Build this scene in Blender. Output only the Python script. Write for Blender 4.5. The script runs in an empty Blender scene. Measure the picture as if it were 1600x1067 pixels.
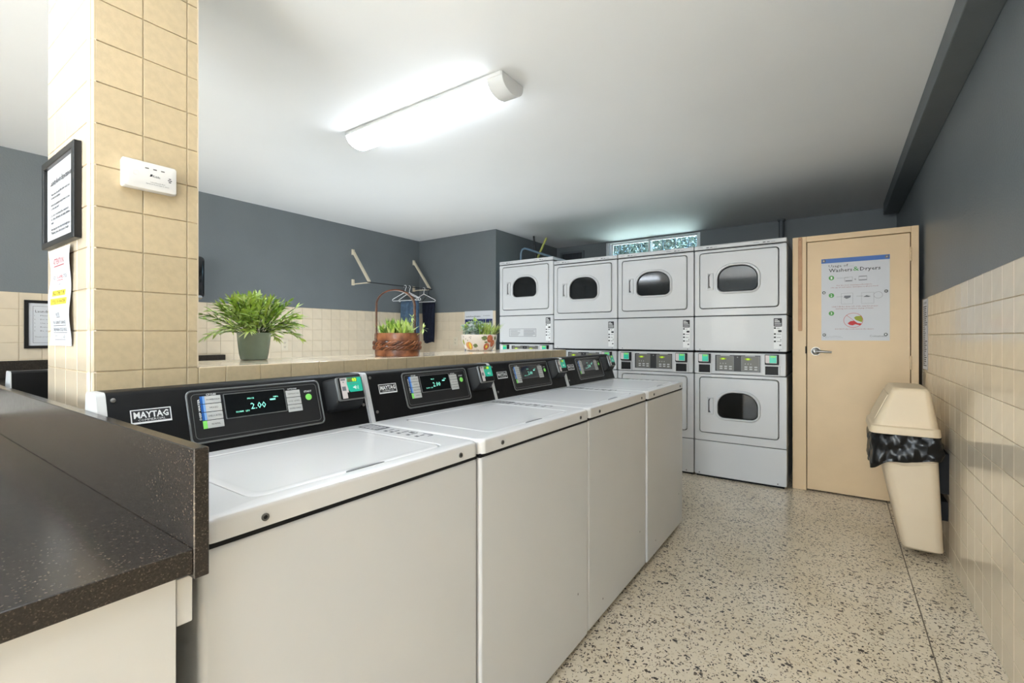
import bpy, bmesh, math, random
from mathutils import Vector, Matrix
random.seed(7)
PI = math.pi
C = bpy.context.scene.collection

# ------------------------------------------------------------------ camera
FPX, CXP, HOR, YAW, CZ = 731.69, 798.6, 525.75, math.radians(34.779), 1.18
cd = bpy.data.cameras.new('camera'); cam = bpy.data.objects.new('camera', cd); C.objects.link(cam)
cd.sensor_width = 36; cd.lens = 36 * FPX / 1600
cd.shift_x = (800 - CXP) / 1600; cd.shift_y = -(533.5 - HOR) / 1600
cd.clip_start = 0.02; cd.clip_end = 200
cam.location = (0, 0, CZ); cam.rotation_euler = (PI / 2, 0, YAW)
bpy.context.scene.camera = cam
CA, SA = math.cos(YAW), math.sin(YAW)
def ray(px, depth, py=None):
    """point seen at pixel px, py at the given camera depth (used to measure positions)"""
    r = (px - CXP) / FPX * depth
    z = CZ if py is None else CZ - (py - HOR) / FPX * depth
    return Vector((r * CA - depth * SA, r * SA + depth * CA, z))

# ------------------------------------------------------------------ world, exposure
sc = bpy.context.scene
w = bpy.data.worlds.new('sky'); sc.world = w; w.use_nodes = True
nt = w.node_tree; nt.nodes.clear()
sk = nt.nodes.new('ShaderNodeTexSky'); sk.sky_type = 'NISHITA'
sk.sun_elevation = math.radians(48); sk.sun_rotation = math.radians(200); sk.sun_disc = False
bg = nt.nodes.new('ShaderNodeBackground'); bg.inputs[1].default_value = 0.28
wo = nt.nodes.new('ShaderNodeOutputWorld')
nt.links.new(sk.outputs[0], bg.inputs[0]); nt.links.new(bg.outputs[0], wo.inputs[0])
vs = sc.view_settings
vs.view_transform = 'Standard'; vs.look = 'None'; vs.gamma = 1; vs.use_curve_mapping = False
vs.exposure = 1.6
LENS_STRENGTH = 8.0            # the fixture seen in the photograph
ADDED_STRENGTH = 6.0             # copies of it added out of view for more light
def area(name, loc, rot, sx, sy, power, col):
    l = bpy.data.lights.new(name, 'AREA'); l.shape = 'RECTANGLE'; l.size = sx; l.size_y = sy
    l.energy = power; l.color = col
    o = bpy.data.objects.new(name, l); C.objects.link(o); o.location = loc; o.rotation_euler = rot
    return o
# added cool fill lamp at a made-up opening behind the camera
area('added_fill', (-2.25, -2.93, 1.55), (PI / 2, 0, 0), 1.25, 1.05, 13, (0.82, 0.92, 1.0))
# added cool fill lamp at a made-up doorway, lighting the aisle
area('added_aisle_fill', (-0.12, -2.93, 1.08), (PI / 2, 0, 0), 0.9, 1.95, 23, (0.82, 0.92, 1.0))
# added fill lamp behind the camera, bounced off the ceiling
area('added_bounce_fill', (-1.0, -1.75, 0.9), (math.radians(180 + 12), 0, 0), 1.1, 1.1, 44, (0.82, 0.92, 1.0))
# second added fill lamp, hidden beyond the knee wall, pointed at the ceiling
area('added_bounce_fill', (-3.25, 2.7, 0.35), (PI, 0, 0), 1.0, 1.8, 11, (0.82, 0.92, 1.0))
# sun behind the building, lighting the trees and the pale ground that bounces it indoors
sl = bpy.data.lights.new('sun', 'SUN'); sl.energy = 45; sl.angle = 0.01; sl.color = (1.0, 0.97, 0.92)
so = bpy.data.objects.new('sun', sl); C.objects.link(so); so.rotation_euler = (math.radians(32), 0, math.radians(-25))

# ------------------------------------------------------------------ materials
def lin(c):
    return tuple(((x / 255) / 12.92 if x / 255 <= 0.04045 else ((x / 255 + 0.055) / 1.055) ** 2.4) for x in c) + (1,)
def mat(name, rgb, rough=0.5, metal=0.0, var=0.0, vscale=8.0, bump=0.0, bscale=60.0, coat=0.0, objvar=0.0, emit=None, estr=0, spec=0.5, rvar=0.0, rgb2=None):
    m = bpy.data.materials.new(name); m.use_nodes = True
    n = m.node_tree.nodes; l = m.node_tree.links; b = n['Principled BSDF']
    b.inputs['Roughness'].default_value = rough; b.inputs['Metallic'].default_value = metal
    b.inputs['Coat Weight'].default_value = coat; b.inputs['Coat Roughness'].default_value = 0.06
    b.inputs['Specular IOR Level'].default_value = spec
    col = lin(rgb); b.inputs['Base Color'].default_value = col
    src = None
    tc = n.new('ShaderNodeTexCoord')
    nz = n.new('ShaderNodeTexNoise'); nz.inputs['Scale'].default_value = vscale; nz.inputs['Detail'].default_value = 5
    l.new(tc.outputs['Object'], nz.inputs['Vector'])
    mx = n.new('ShaderNodeMix'); mx.data_type = 'RGBA'
    c2 = lin(rgb2) if rgb2 else tuple(max(0, v * (1 - max(var, 0.02))) for v in col[:3]) + (1,)
    mx.inputs[6].default_value = col; mx.inputs[7].default_value = c2
    rp = n.new('ShaderNodeValToRGB'); rp.color_ramp.elements[0].position = 0.38; rp.color_ramp.elements[1].position = 0.66
    l.new(nz.outputs['Fac'], rp.inputs[0]); l.new(rp.outputs[0], mx.inputs[0])
    src = mx.outputs[2]
    if objvar:
        oi = n.new('ShaderNodeObjectInfo'); hs = n.new('ShaderNodeHueSaturation')
        mr = n.new('ShaderNodeMapRange'); mr.inputs[3].default_value = 1 - objvar; mr.inputs[4].default_value = 1 + objvar
        l.new(oi.outputs['Random'], mr.inputs[0]); l.new(mr.outputs[0], hs.inputs['Value']); l.new(src, hs.inputs['Color'])
        src = hs.outputs[0]
    l.new(src, b.inputs['Base Color'])
    if rvar:
        m2 = n.new('ShaderNodeMapRange'); m2.inputs[3].default_value = rough; m2.inputs[4].default_value = rough + rvar
        l.new(nz.outputs['Fac'], m2.inputs[0]); l.new(m2.outputs[0], b.inputs['Roughness'])
    if bump:
        nb = n.new('ShaderNodeTexNoise'); nb.inputs['Scale'].default_value = bscale; nb.inputs['Detail'].default_value = 3
        l.new(tc.outputs['Object'], nb.inputs['Vector'])
        bp = n.new('ShaderNodeBump'); bp.inputs['Strength'].default_value = bump; bp.inputs['Distance'].default_value = 0.004
        l.new(nb.outputs['Fac'], bp.inputs['Height']); l.new(bp.outputs[0], b.inputs['Normal'])
    if emit:
        b.inputs['Emission Color'].default_value = lin(emit); b.inputs['Emission Strength'].default_value = estr
    return m
M = {}
M['ceiling'] = mat('ceiling_paint', (230, 231, 231), 0.75, var=0.03, vscale=1.2, bump=0.15, bscale=25)
M['grey_wall'] = mat('grey_wall_paint', (110, 116, 119), 0.42, var=0.06, vscale=3, bump=0.35, bscale=110)
M['beam'] = mat('beam_grey_paint', (92, 98, 101), 0.45, var=0.08, vscale=5, bump=0.2, bscale=70)
M['tile'] = mat('cream_glazed_tile', (222, 206, 181), 0.13, var=0.05, vscale=9, objvar=0.035, coat=0.3, bump=0.05, bscale=14, rvar=0.08)
M['tile_shaded'] = mat('shaded_glazed_tile', (200, 181, 147), 0.32, var=0.09, vscale=60, objvar=0.03, coat=0.08, bump=0.1, bscale=120, rvar=0.15)  # same cream tile, darkened in colour for the less lit pillar and knee faces
M['grout'] = mat('grout', (204, 184, 152), 0.85, var=0.12, vscale=25)
M['enamel'] = mat('white_enamel', (201, 202, 203), 0.34, var=0.015, vscale=3, coat=0.12, bump=0.04, bscale=5, rvar=0.06)
M['enamel_top'] = mat('white_lid_enamel', (208, 208, 208), 0.22, var=0.015, vscale=3, coat=0.2, rvar=0.05)
M['seam'] = mat('dark_seam', (26, 26, 28), 0.7, spec=0.2)
M['black'] = mat('black_console_plastic', (12, 12, 13), 0.4, var=0.3, vscale=30, spec=0.25, rvar=0.15, bump=0.05, bscale=90)
M['readerblack'] = mat('matt_black_reader', (17, 17, 18), 0.5, spec=0.3)
M['darkpanel'] = mat('charcoal_control_panel', (26, 26, 28), 0.4, var=0.1, vscale=15, rvar=0.1)
M['trimgrey'] = mat('grey_panel_edge', (120, 122, 122), 0.3, metal=0.4)
M['display'] = mat('black_display_glass', (6, 7, 8), 0.08, coat=0.6)
M['digits'] = mat('lit_display_digits', (150, 240, 215), 0.4, emit=(120, 235, 205), estr=0.3)
M['digits_y'] = mat('lit_yellow_digits', (190, 240, 40), 0.4, emit=(185, 240, 40), estr=0.3)
M['button'] = mat('pale_grey_button', (190, 191, 189), 0.45)
M['blue'] = mat('blue_print', (34, 92, 168), 0.4)
M['lblue'] = mat('light_blue_print', (120, 165, 220), 0.4)
M['navy'] = mat('navy_print', (24, 36, 92), 0.4)
M['green'] = mat('green_print', (120, 196, 92), 0.4, emit=(120, 200, 95), estr=0.12)
M['pgreen'] = mat('poster_green_print', (72, 150, 66), 0.5)
M['teal'] = mat('teal_screen_print', (32, 160, 134), 0.3, emit=(32, 160, 134), estr=0.18)
M['yellow'] = mat('yellow_highlight', (240, 220, 70), 0.6)
M['red'] = mat('red_print', (196, 52, 56), 0.6)
M['maroon'] = mat('maroon_print', (150, 62, 58), 0.6)
M['pink'] = mat('pale_pink_print', (214, 204, 202), 0.5)
M['white_print'] = mat('white_print', (228, 229, 229), 0.5)
M['ink'] = mat('black_ink', (34, 34, 38), 0.6)
M['greyink'] = mat('grey_ink', (112, 114, 120), 0.6)
M['olive'] = mat('olive_print', (150, 160, 50), 0.6)
M['paper'] = mat('white_paper', (206, 208, 213), 0.6, var=0.02)
M['chrome'] = mat('brushed_chrome', (150, 149, 146), 0.36, metal=1.0)
M['steel'] = mat('dull_steel', (104, 104, 104), 0.5, metal=0.7)
M['blackframe'] = mat('black_frame_wood', (22, 21, 21), 0.3)
M['door'] = mat('beige_door_paint', (222, 194, 154), 0.4, var=0.05, vscale=5, bump=0.08, bscale=40, rvar=0.1)
M['wood'] = mat('tan_wood_strip', (190, 146, 108), 0.55, var=0.2, vscale=14)
M['bin'] = mat('beige_bin_plastic', (212, 194, 166), 0.42, var=0.04, vscale=5)
M['binlid'] = mat('beige_bin_lid_plastic', (216, 196, 164), 0.4, var=0.04, vscale=5)
M['bag'] = mat('black_bin_liner', (12, 12, 13), 0.27, bump=0.35, bscale=30, spec=0.4)
M['bracket'] = mat('cream_bracket_paint', (226, 214, 190), 0.5)
M['rod'] = mat('dark_rod', (44, 46, 48), 0.5)
M['plastic'] = mat('white_hanger_plastic', (226, 228, 230), 0.35)
M['denim'] = mat('faded_denim', (74, 98, 124), 0.9, var=0.35, vscale=30, bump=0.5, bscale=200)
M['navycloth'] = mat('navy_cloth', (20, 26, 46), 0.9, var=0.3, vscale=30)
M['pot'] = mat('sage_glazed_pot', (142, 158, 142), 0.18, var=0.12, vscale=12, coat=0.4)
M['soil'] = mat('dark_soil', (44, 36, 28), 0.95, var=0.4, vscale=80, bump=1, bscale=100)
M['leaf1'] = mat('bright_green_leaf', (208, 228, 116), 0.45, var=0.3, vscale=30, rgb2=(150, 190, 68))
M['leaf2'] = mat('mid_green_leaf', (168, 200, 90), 0.45, rgb2=(92, 134, 50), vscale=30)
M['leaf3'] = mat('pale_green_leaf', (226, 240, 170), 0.45, rgb2=(180, 212, 108), vscale=30)
M['leaf4'] = mat('silver_green_leaf', (206, 220, 210), 0.5, rgb2=(120, 154, 128), vscale=60)
M['leaf5'] = mat('olive_grass_leaf', (196, 200, 110), 0.5, rgb2=(132, 146, 60), vscale=40)
M['stem'] = mat('dark_stem', (56, 74, 34), 0.6)
M['wicker'] = mat('brown_wicker', (168, 106, 68), 0.45, var=0.4, vscale=22, rgb2=(104, 56, 32), bump=0.3, bscale=60, coat=0.2)
M['wickerdark'] = mat('dark_brown_wicker', (120, 70, 46), 0.35, rgb2=(58, 32, 20), vscale=40, coat=0.3)
M['ceramic'] = mat('cream_ceramic', (226, 216, 206), 0.2, var=0.05, coat=0.4)
M['orange'] = mat('orange_glaze', (206, 124, 84), 0.3, rgb2=(230, 180, 110), vscale=60)
M['rust'] = mat('rust_red_glaze', (170, 84, 62), 0.3, rgb2=(206, 130, 90), vscale=80)
M['leafglaze'] = mat('olive_glaze', (124, 136, 86), 0.3, rgb2=(88, 104, 60), vscale=80)
M['whiteplastic'] = mat('white_plastic', (222, 220, 216), 0.35)
M['blackplastic'] = mat('black_plastic', (16, 16, 17), 0.15, coat=0.4)
M['ivory'] = mat('ivory_plastic', (216, 204, 180), 0.4)
M['fixture'] = mat('white_fixture_plastic', (214, 214, 212), 0.4)
M['lens'] = mat('lit_diffuser', (240, 240, 240), 0.4, emit=(234, 244, 255), estr=LENS_STRENGTH)
M['lens_added'] = mat('lit_diffuser_added', (240, 240, 240), 0.4, emit=(234, 244, 255), estr=ADDED_STRENGTH)
M['pipe'] = mat('grey_pipe_paint', (92, 98, 102), 0.4)
M['yellowpipe'] = mat('yellow_gas_line', (186, 190, 92), 0.4)
M['bluehose'] = mat('grey_blue_hose', (108, 132, 150), 0.4)
M['winframe'] = mat('white_window_frame', (222, 226, 228), 0.35)
M['bark'] = mat('tree_bark', (70, 62, 52), 0.9, var=0.3, vscale=12)
M['treeleaf'] = mat('tree_leaf', (14, 36, 26), 0.6, rgb2=(4, 14, 14), vscale=3)
M['grass'] = mat('lawn', (70, 96, 50), 0.9, var=0.4, vscale=4)
M['drum'] = mat('dryer_drum_metal', (120, 122, 122), 0.35, metal=0.6)
M['olivepad'] = mat('grey_keypad', (104, 102, 96), 0.4)
M['cabinet'] = mat('white_cabinet_panel', (204, 203, 200), 0.35, var=0.03, vscale=4, rvar=0.1)

def stone_mat():
    m = bpy.data.materials.new('speckled_brown_stone'); m.use_nodes = True
    n = m.node_tree.nodes; l = m.node_tree.links; b = n['Principled BSDF']
    tc = n.new('ShaderNodeTexCoord')
    v = n.new('ShaderNodeTexVoronoi'); v.inputs['Scale'].default_value = 520
    l.new(tc.outputs['Object'], v.inputs['Vector'])
    rp = n.new('ShaderNodeValToRGB'); e = rp.color_ramp.elements
    e[0].position = 0.0; e[0].color = lin((40, 35, 31)); e[1].position = 1.0; e[1].color = lin((92, 82, 72))
    for p, c in ((0.3, (43, 38, 34)), (0.62, (48, 42, 38)), (0.88, (54, 48, 43)), (0.96, (74, 66, 58))):
        q = rp.color_ramp.elements.new(p); q.color = lin(c)
    sp = n.new('ShaderNodeSeparateColor'); l.new(v.outputs['Color'], sp.inputs[0]); l.new(sp.outputs[0], rp.inputs[0])
    l.new(rp.outputs[0], b.inputs['Base Color'])
    nz = n.new('ShaderNodeTexNoise'); nz.inputs['Scale'].default_value = 90
    l.new(tc.outputs['Object'], nz.inputs['Vector'])
    mr = n.new('ShaderNodeMapRange'); mr.inputs[3].default_value = 0.17; mr.inputs[4].default_value = 0.26
    l.new(nz.outputs['Fac'], mr.inputs[0]); l.new(mr.outputs[0], b.inputs['Roughness'])
    b.inputs['Specular IOR Level'].default_value = 0.36
    return m
M['stone'] = stone_mat()

def terrazzo():
    m = bpy.data.materials.new('terrazzo'); m.use_nodes = True
    n = m.node_tree.nodes; l = m.node_tree.links; b = n['Principled BSDF']
    tc = n.new('ShaderNodeTexCoord')
    wz = n.new('ShaderNodeTexNoise'); wz.inputs['Scale'].default_value = 70
    l.new(tc.outputs['Object'], wz.inputs['Vector'])
    ad = n.new('ShaderNodeMix'); ad.data_type = 'RGBA'; ad.blend_type = 'LINEAR_LIGHT'; ad.inputs[0].default_value = 0.012
    l.new(tc.outputs['Object'], ad.inputs[6]); l.new(wz.outputs['Color'], ad.inputs[7])
    def chips(scale, thr, dist, stretch, rot):
        mp = n.new('ShaderNodeMapping'); mp.inputs['Scale'].default_value = (stretch, 1, 1); mp.inputs['Rotation'].default_value = (0, 0, rot)
        l.new(ad.outputs[2], mp.inputs['Vector'])
        v = n.new('ShaderNodeTexVoronoi'); v.inputs['Scale'].default_value = scale; v.voronoi_dimensions = '2D'
        l.new(mp.outputs[0], v.inputs['Vector'])
        s = n.new('ShaderNodeSeparateColor'); l.new(v.outputs['Color'], s.inputs[0])
        a = n.new('ShaderNodeMath'); a.operation = 'LESS_THAN'; a.inputs[1].default_value = thr; l.new(s.outputs[0], a.inputs[0])
        # chip radius varies per chip
        rr = n.new('ShaderNodeMath'); rr.operation = 'MULTIPLY'; rr.inputs[1].default_value = dist; l.new(s.outputs[1], rr.inputs[0])
        rr2 = n.new('ShaderNodeMath'); rr2.operation = 'ADD'; rr2.inputs[1].default_value = dist * 0.45; l.new(rr.outputs[0], rr2.inputs[0])
        c = n.new('ShaderNodeMath'); c.operation = 'LESS_THAN'; l.new(v.outputs['Distance'], c.inputs[0]); l.new(rr2.outputs[0], c.inputs[1])
        d = n.new('ShaderNodeMath'); d.operation = 'MULTIPLY'; l.new(a.outputs[0], d.inputs[0]); l.new(c.outputs[0], d.inputs[1])
        return d.outputs[0], s.outputs[2]
    base = n.new('ShaderNodeTexNoise'); base.inputs['Scale'].default_value = 2.2; base.inputs['Detail'].default_value = 6
    l.new(tc.outputs['Object'], base.inputs['Vector'])
    br = n.new('ShaderNodeValToRGB'); br.color_ramp.elements[0].color = lin((212, 198, 172)); br.color_ramp.elements[1].color = lin((226, 214, 193))
    br.color_ramp.elements[0].position = 0.35; br.color_ramp.elements[1].position = 0.65
    l.new(base.outputs['Fac'], br.inputs[0]); cur = br.outputs[0]
    for scale, thr, dist, st, rot, c1, c2 in ((120, 0.30, 0.42, 1.0, 0.3, (176, 156, 124), (226, 214, 192)),
                                              (78, 0.24, 0.30, 1.5, 0.9, (48, 40, 34), (92, 76, 60)),
                                              (58, 0.15, 0.27, 0.75, 2.1, (36, 32, 29), (72, 60, 48)),
                                              (95, 0.20, 0.30, 1.4, 1.7, (58, 48, 40), (120, 100, 80))):
        f, rnd = chips(scale, thr, dist, st, rot)
        cr = n.new('ShaderNodeMix'); cr.data_type = 'RGBA'; cr.inputs[6].default_value = lin(c1); cr.inputs[7].default_value = lin(c2)
        l.new(rnd, cr.inputs[0])
        mx = n.new('ShaderNodeMix'); mx.data_type = 'RGBA'
        l.new(f, mx.inputs[0]); l.new(cur, mx.inputs[6]); l.new(cr.outputs[2], mx.inputs[7]); cur = mx.outputs[2]
    l.new(cur, b.inputs['Base Color'])
    b.inputs['Roughness'].default_value = 0.3; b.inputs['Coat Weight'].default_value = 0.25; b.inputs['Coat Roughness'].default_value = 0.12
    return m
M['terrazzo'] = terrazzo()

def glass(name, tint, trans, rough=0.02):
    m = bpy.data.materials.new(name); m.use_nodes = True
    n = m.node_tree.nodes; l = m.node_tree.links; n.clear()
    o = n.new('ShaderNodeOutputMaterial'); t = n.new('ShaderNodeBsdfTransparent'); g = n.new('ShaderNodeBsdfGlossy')
    t.inputs[0].default_value = lin(tint); g.inputs['Roughness'].default_value = rough; g.inputs[0].default_value = (0.9, 0.9, 0.9, 1)
    x = n.new('ShaderNodeMixShader'); f = n.new('ShaderNodeFresnel'); f.inputs[0].default_value = 1.5
    a = n.new('ShaderNodeMath'); a.operation = 'ADD'; a.inputs[1].default_value = 1 - trans
    l.new(f.outputs[0], a.inputs[0]); l.new(a.outputs[0], x.inputs[0]); l.new(t.outputs[0], x.inputs[1]); l.new(g.outputs[0], x.inputs[2])
    l.new(x.outputs[0], o.inputs[0]); return m
M['winglass'] = glass('teal_window_glass', (216, 232, 236), 1.0)
M['dryglass'] = glass('smoked_dryer_glass', (112, 114, 116), 0.97, 0.06)

# ------------------------------------------------------------------ mesh builder
def rr(u0, u1, v0, v1, r=0.01, n=4):
    """outline, counter-clockwise; r: number or four (rx, ry) for bl, br, tr, tl"""
    R = [(r, r)] * 4 if not isinstance(r, (list, tuple)) else r
    out = []
    for (cx, cy, sx, sy, a0), (rx, ry) in zip(((u0, v0, 1, 1, PI), (u1, v0, -1, 1, 1.5 * PI), (u1, v1, -1, -1, 0), (u0, v1, 1, -1, .5 * PI)), R):
        for k in range(n + 1):
            a = a0 + k / n * PI / 2
            out.append((cx + sx * rx + math.cos(a) * rx, cy + sy * ry + math.sin(a) * ry))
    return out
def offs(pts, d):
    """shrink a convex outline so that its sides move in by d"""
    us = [p[0] for p in pts]; vs_ = [p[1] for p in pts]
    cu, cv = (min(us) + max(us)) / 2, (min(vs_) + max(vs_)) / 2
    ku = 1 - d / max(1e-6, max(us) - cu); kv = 1 - d / max(1e-6, max(vs_) - cv)
    return [(cu + (u - cu) * ku, cv + (v - cv) * kv) for u, v in pts]
TXT = {}
def text_mesh(s, bold=0.0):
    k = (s, bold)
    if k not in TXT:
        cu = bpy.data.curves.new('t', 'FONT'); cu.body = s; cu.resolution_u = 1; cu.size = 1; cu.offset = bold
        o = bpy.data.objects.new('t', cu); me = bpy.data.meshes.new_from_object(o)
        vs_ = [(v.co.x, v.co.y) for v in me.vertices]; fs = [tuple(p.vertices) for p in me.polygons]
        bpy.data.objects.remove(o); bpy.data.curves.remove(cu); bpy.data.meshes.remove(me)
        x0 = min(v[0] for v in vs_); x1 = max(v[0] for v in vs_)
        TXT[k] = ([(x - x0, y) for x, y in vs_], fs, x1 - x0)
    return TXT[k]
class MB:
    def __init__(s, fn=None):
        s.v = []; s.f = []; s.m = []; s.fn = fn or (lambda a, b, c: (a, b, c)); s.mi = 0
    def add(s, pts, faces):
        o = len(s.v); s.v += [tuple(s.fn(*p)) for p in pts]
        for f in faces: s.f.append([o + i for i in f]); s.m.append(s.mi)
    def box(s, x0, x1, y0, y1, z0, z1, bev=0.0, seg=2):
        if bev <= 0:
            s.add([(x0, y0, z0), (x1, y0, z0), (x1, y1, z0), (x0, y1, z0), (x0, y0, z1), (x1, y0, z1), (x1, y1, z1), (x0, y1, z1)],
                  [(0, 3, 2, 1), (4, 5, 6, 7), (0, 1, 5, 4), (1, 2, 6, 5), (2, 3, 7, 6), (3, 0, 4, 7)])
        else:
            b = bmesh.new(); bmesh.ops.create_cube(b, size=1)
            for v in b.verts: v.co = Vector((x0 + (v.co.x + .5) * (x1 - x0), y0 + (v.co.y + .5) * (y1 - y0), z0 + (v.co.z + .5) * (z1 - z0)))
            bmesh.ops.bevel(b, geom=b.edges[:], offset=bev, segments=seg, affect='EDGES', profile=0.5)
            s.bm(b)
    def bm(s, b):
        b.verts.index_update(); s.add([tuple(v.co) for v in b.verts], [[v.index for v in f.verts] for f in b.faces]); b.free()
    def loft(s, loops, cap0=True, cap1=True, close=True):
        n = len(loops[0]); o = []; f = []
        for L in loops: o += L
        for k in range(len(loops) - 1):
            for i in range(n if close else n - 1):
                j = (i + 1) % n
                f.append((k * n + i, k * n + j, (k + 1) * n + j, (k + 1) * n + i))
        if cap0: f.append(tuple(reversed(range(n))))
        if cap1: f.append(tuple((len(loops) - 1) * n + i for i in range(n)))
        s.add(o, f)
    def prism(s, pts, w0, w1, ch=0.0, back=True):
        """2D outline in (u,v) extruded along w from w0 to w1, front edge chamfered"""
        L = [[(u, v, w0) for u, v in pts]]
        if ch > 0:
            L.append([(u, v, w1 - ch) for u, v in pts]); L.append([(u, v, w1 - ch * .3) for u, v in offs(pts, ch * .3)]); L.append([(u, v, w1) for u, v in offs(pts, ch)])
        else: L.append([(u, v, w1) for u, v in pts])
        s.loft(L, back, True)
    def ring(s, outer, inner, w0, w1, ch=0.0):
        L = [[(u, v, w0) for u, v in outer]]
        if ch: L += [[(u, v, w1 - ch) for u, v in outer], [(u, v, w1) for u, v in offs(outer, ch)], [(u, v, w1) for u, v in offs(inner, -ch)], [(u, v, w1 - ch) for u, v in inner]]
        else: L += [[(u, v, w1) for u, v in outer], [(u, v, w1) for u, v in inner]]
        L.append([(u, v, w0) for u, v in inner]); L.append(L[0]); s.loft(L, False, False)
    def tube(s, pts, r, n=8, closed=False, ry=None):
        pts = [Vector(p) for p in pts]; N = len(pts); loops = []
        up = Vector((0, 0, 1)); prev = None
        for i, p in enumerate(pts):
            if closed: t = pts[(i + 1) % N] - pts[i - 1]
            else: t = pts[min(i + 1, N - 1)] - pts[max(i - 1, 0)]
            t.normalize()
            if prev is None:
                a = t.cross(up); a = t.cross(Vector((1, 0, 0))) if a.length < 0.05 else a
            else: a = prev - t * prev.dot(t)
            a.normalize(); b = t.cross(a); prev = a
            rad = r[i] if isinstance(r, (list, tuple)) else r
            r2 = rad if ry is None else ry
            loops.append([tuple(p + a * math.cos(k / n * 2 * PI) * rad + b * math.sin(k / n * 2 * PI) * r2) for k in range(n)])
        if closed: loops.append(loops[0])
        s.loft(loops, not closed, not closed)
    def lathe(s, prof, cx, cy, n=24, sx=1.0, sy=1.0, cap0=True, cap1=True, rot=0.0):
        L = []
        for r, z in prof:
            lp = []
            for k in range(n):
                a = k / n * 2 * PI; x = math.cos(a) * r * sx; y = math.sin(a) * r * sy
                lp.append((cx + x * math.cos(rot) - y * math.sin(rot), cy + x * math.sin(rot) + y * math.cos(rot), z))
            L.append(lp)
        s.loft(L, cap0, cap1)
    def text(s, t, u, v, h, w, width=None, align='l', bold=0.0, rot=False):
        """h: cap height; lays letters in the (u,v) plane at height w"""
        vv, ff, tw = text_mesh(t, bold)
        sy = h / 0.69; sx = sy if width is None else width / tw
        W = tw * sx; ox = u - (W if align == 'r' else W / 2 if align == 'c' else 0)
        P = [(ox + x * sx, v + y * sy, w) for x, y in vv] if not rot else [(u - y * sy, v + x * sx, w) for x, y in vv]
        s.add(P, ff)
    def rect(s, u0, u1, v0, v1, w, t=0.0003):
        s.box(u0, u1, v0, v1, w - t, w)
    def build(s, name, m, parent=None, kind=None, smooth=False, label=None):
        me = bpy.data.meshes.new(name)
        o = bpy.data.objects.new(name, me); C.objects.link(o)
        org = Vector(parent['_o']) if parent is not None and '_o' in parent else Vector((0, 0, 0))
        if parent is None and s.v:
            # a thing of one mesh gets its origin at its base centre
            xs = [v[0] for v in s.v]; ys = [v[1] for v in s.v]; zs_ = [v[2] for v in s.v]
            org = Vector(((min(xs) + max(xs)) / 2, (min(ys) + max(ys)) / 2, min(zs_))); o.location = org
        me.from_pydata([(v[0] - org.x, v[1] - org.y, v[2] - org.z) for v in s.v], [], s.f)
        b = bmesh.new(); b.from_mesh(me); bmesh.ops.recalc_face_normals(b, faces=b.faces[:]); b.to_mesh(me); b.free()
        ms = m if isinstance(m, list) else [m]
        for q in ms: me.materials.append(M[q] if isinstance(q, str) else q)
        if len(ms) > 1:
            me.polygons.foreach_set('material_index', s.m)
        if smooth:
            me.polygons.foreach_set('use_smooth', [True] * len(me.polygons))
            me.set_sharp_from_angle(angle=math.radians(38))
        if ms[0] in ('enamel', 'enamel_top', 'cabinet', 'binlid'):
            wn = o.modifiers.new('normals', 'WEIGHTED_NORMAL'); wn.keep_sharp = True; wn.weight = 80
        o.parent = parent; o['_o'] = tuple(org)
        if kind: o['kind'] = kind
        elif parent is not None and (name.endswith('_print') or name == 'lettering'): o['kind'] = 'stuff'
        if label: o['label'] = label
        return o
def thing(name, label, cat, loc, group=None, kind=None):
    o = bpy.data.objects.new(name, None); C.objects.link(o); o.location = loc; o['_o'] = tuple(loc); o.empty_display_size = 0.1
    if label: o['label'] = label; o['category'] = cat
    if group: o['group'] = group
    if kind: o['kind'] = kind
    return o
def tag(o, label, cat, group=None):
    o['label'] = label; o['category'] = cat
    if group: o['group'] = group
    return o
def copy_tree(o, parent=None):
    c = o.copy(); C.objects.link(c)
    if parent is not None: c.parent = parent
    for ch in [x for x in ALLCH(o)]: copy_tree(ch, c)
    return c
def ALLCH(o): return list(o.children)
def sbox(name, m, *a, parent=None, kind='structure', bev=0.0):
    b = MB(); b.box(*a, bev=bev); return b.build(name, m, parent, kind if parent is None else None)

# ------------------------------------------------------------------ the setting
XW, XL, YB, YN = 0.493, -4.661, 6.015, -3.0        # right wall, left wall, back wall, near wall
Y1, X2, ZC = 4.521, -3.363, 2.473                  # the stepped corner, ceiling height
# floor: terrazzo slabs with recessed metal strips
fl = MB()
jx, jy = 0.296, 1.985
xs = [XL - .1, jx - .0025, jx + .0025, XW + .1]
ys = [YN - .1, jy - .0025, jy + .0025, YB + .1]
fl.box(XL - .1, XW + .1, YN - .1, YB + .1, -0.1, -0.004)
for a in ((xs[0], xs[1]), (xs[2], xs[3])):
    for b in ((ys[0], ys[1]), (ys[2], ys[3])): fl.box(a[0], a[1], b[0], b[1], -0.004, 0)
floor = fl.build('floor', 'terrazzo', None, 'structure')
b = MB(); b.box(xs[1] + .0008, xs[2] - .0008, YN, YB, -0.0039, -0.0008); b.build('divider_strip', mat('zinc_strip', (120, 108, 92), 0.6), floor)
b = MB(); b.box(XL, xs[1], ys[1] + .0012, ys[2] - .0012, -0.0039, -0.0006); b.build('divider_strip', M['grout'], floor)
sbox('ceiling', 'ceiling', XL - .1, XW + .1, YN - .1, YB + .1, ZC, ZC + .1)
sbox('wall_right', 'grey_wall', XW, XW + .12, YN, YB, 0, ZC)
wall_right = bpy.data.objects['wall_right']
sbox('wall_left', 'grey_wall', XL - .12, XL, YN, Y1, 0, ZC)
wall_left = bpy.data.objects['wall_left']
sbox('wall_far', 'grey_wall', XL - .12, X2, Y1, Y1 + .12, 0, ZC); wall_far = bpy.data.objects['wall_far']
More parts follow.
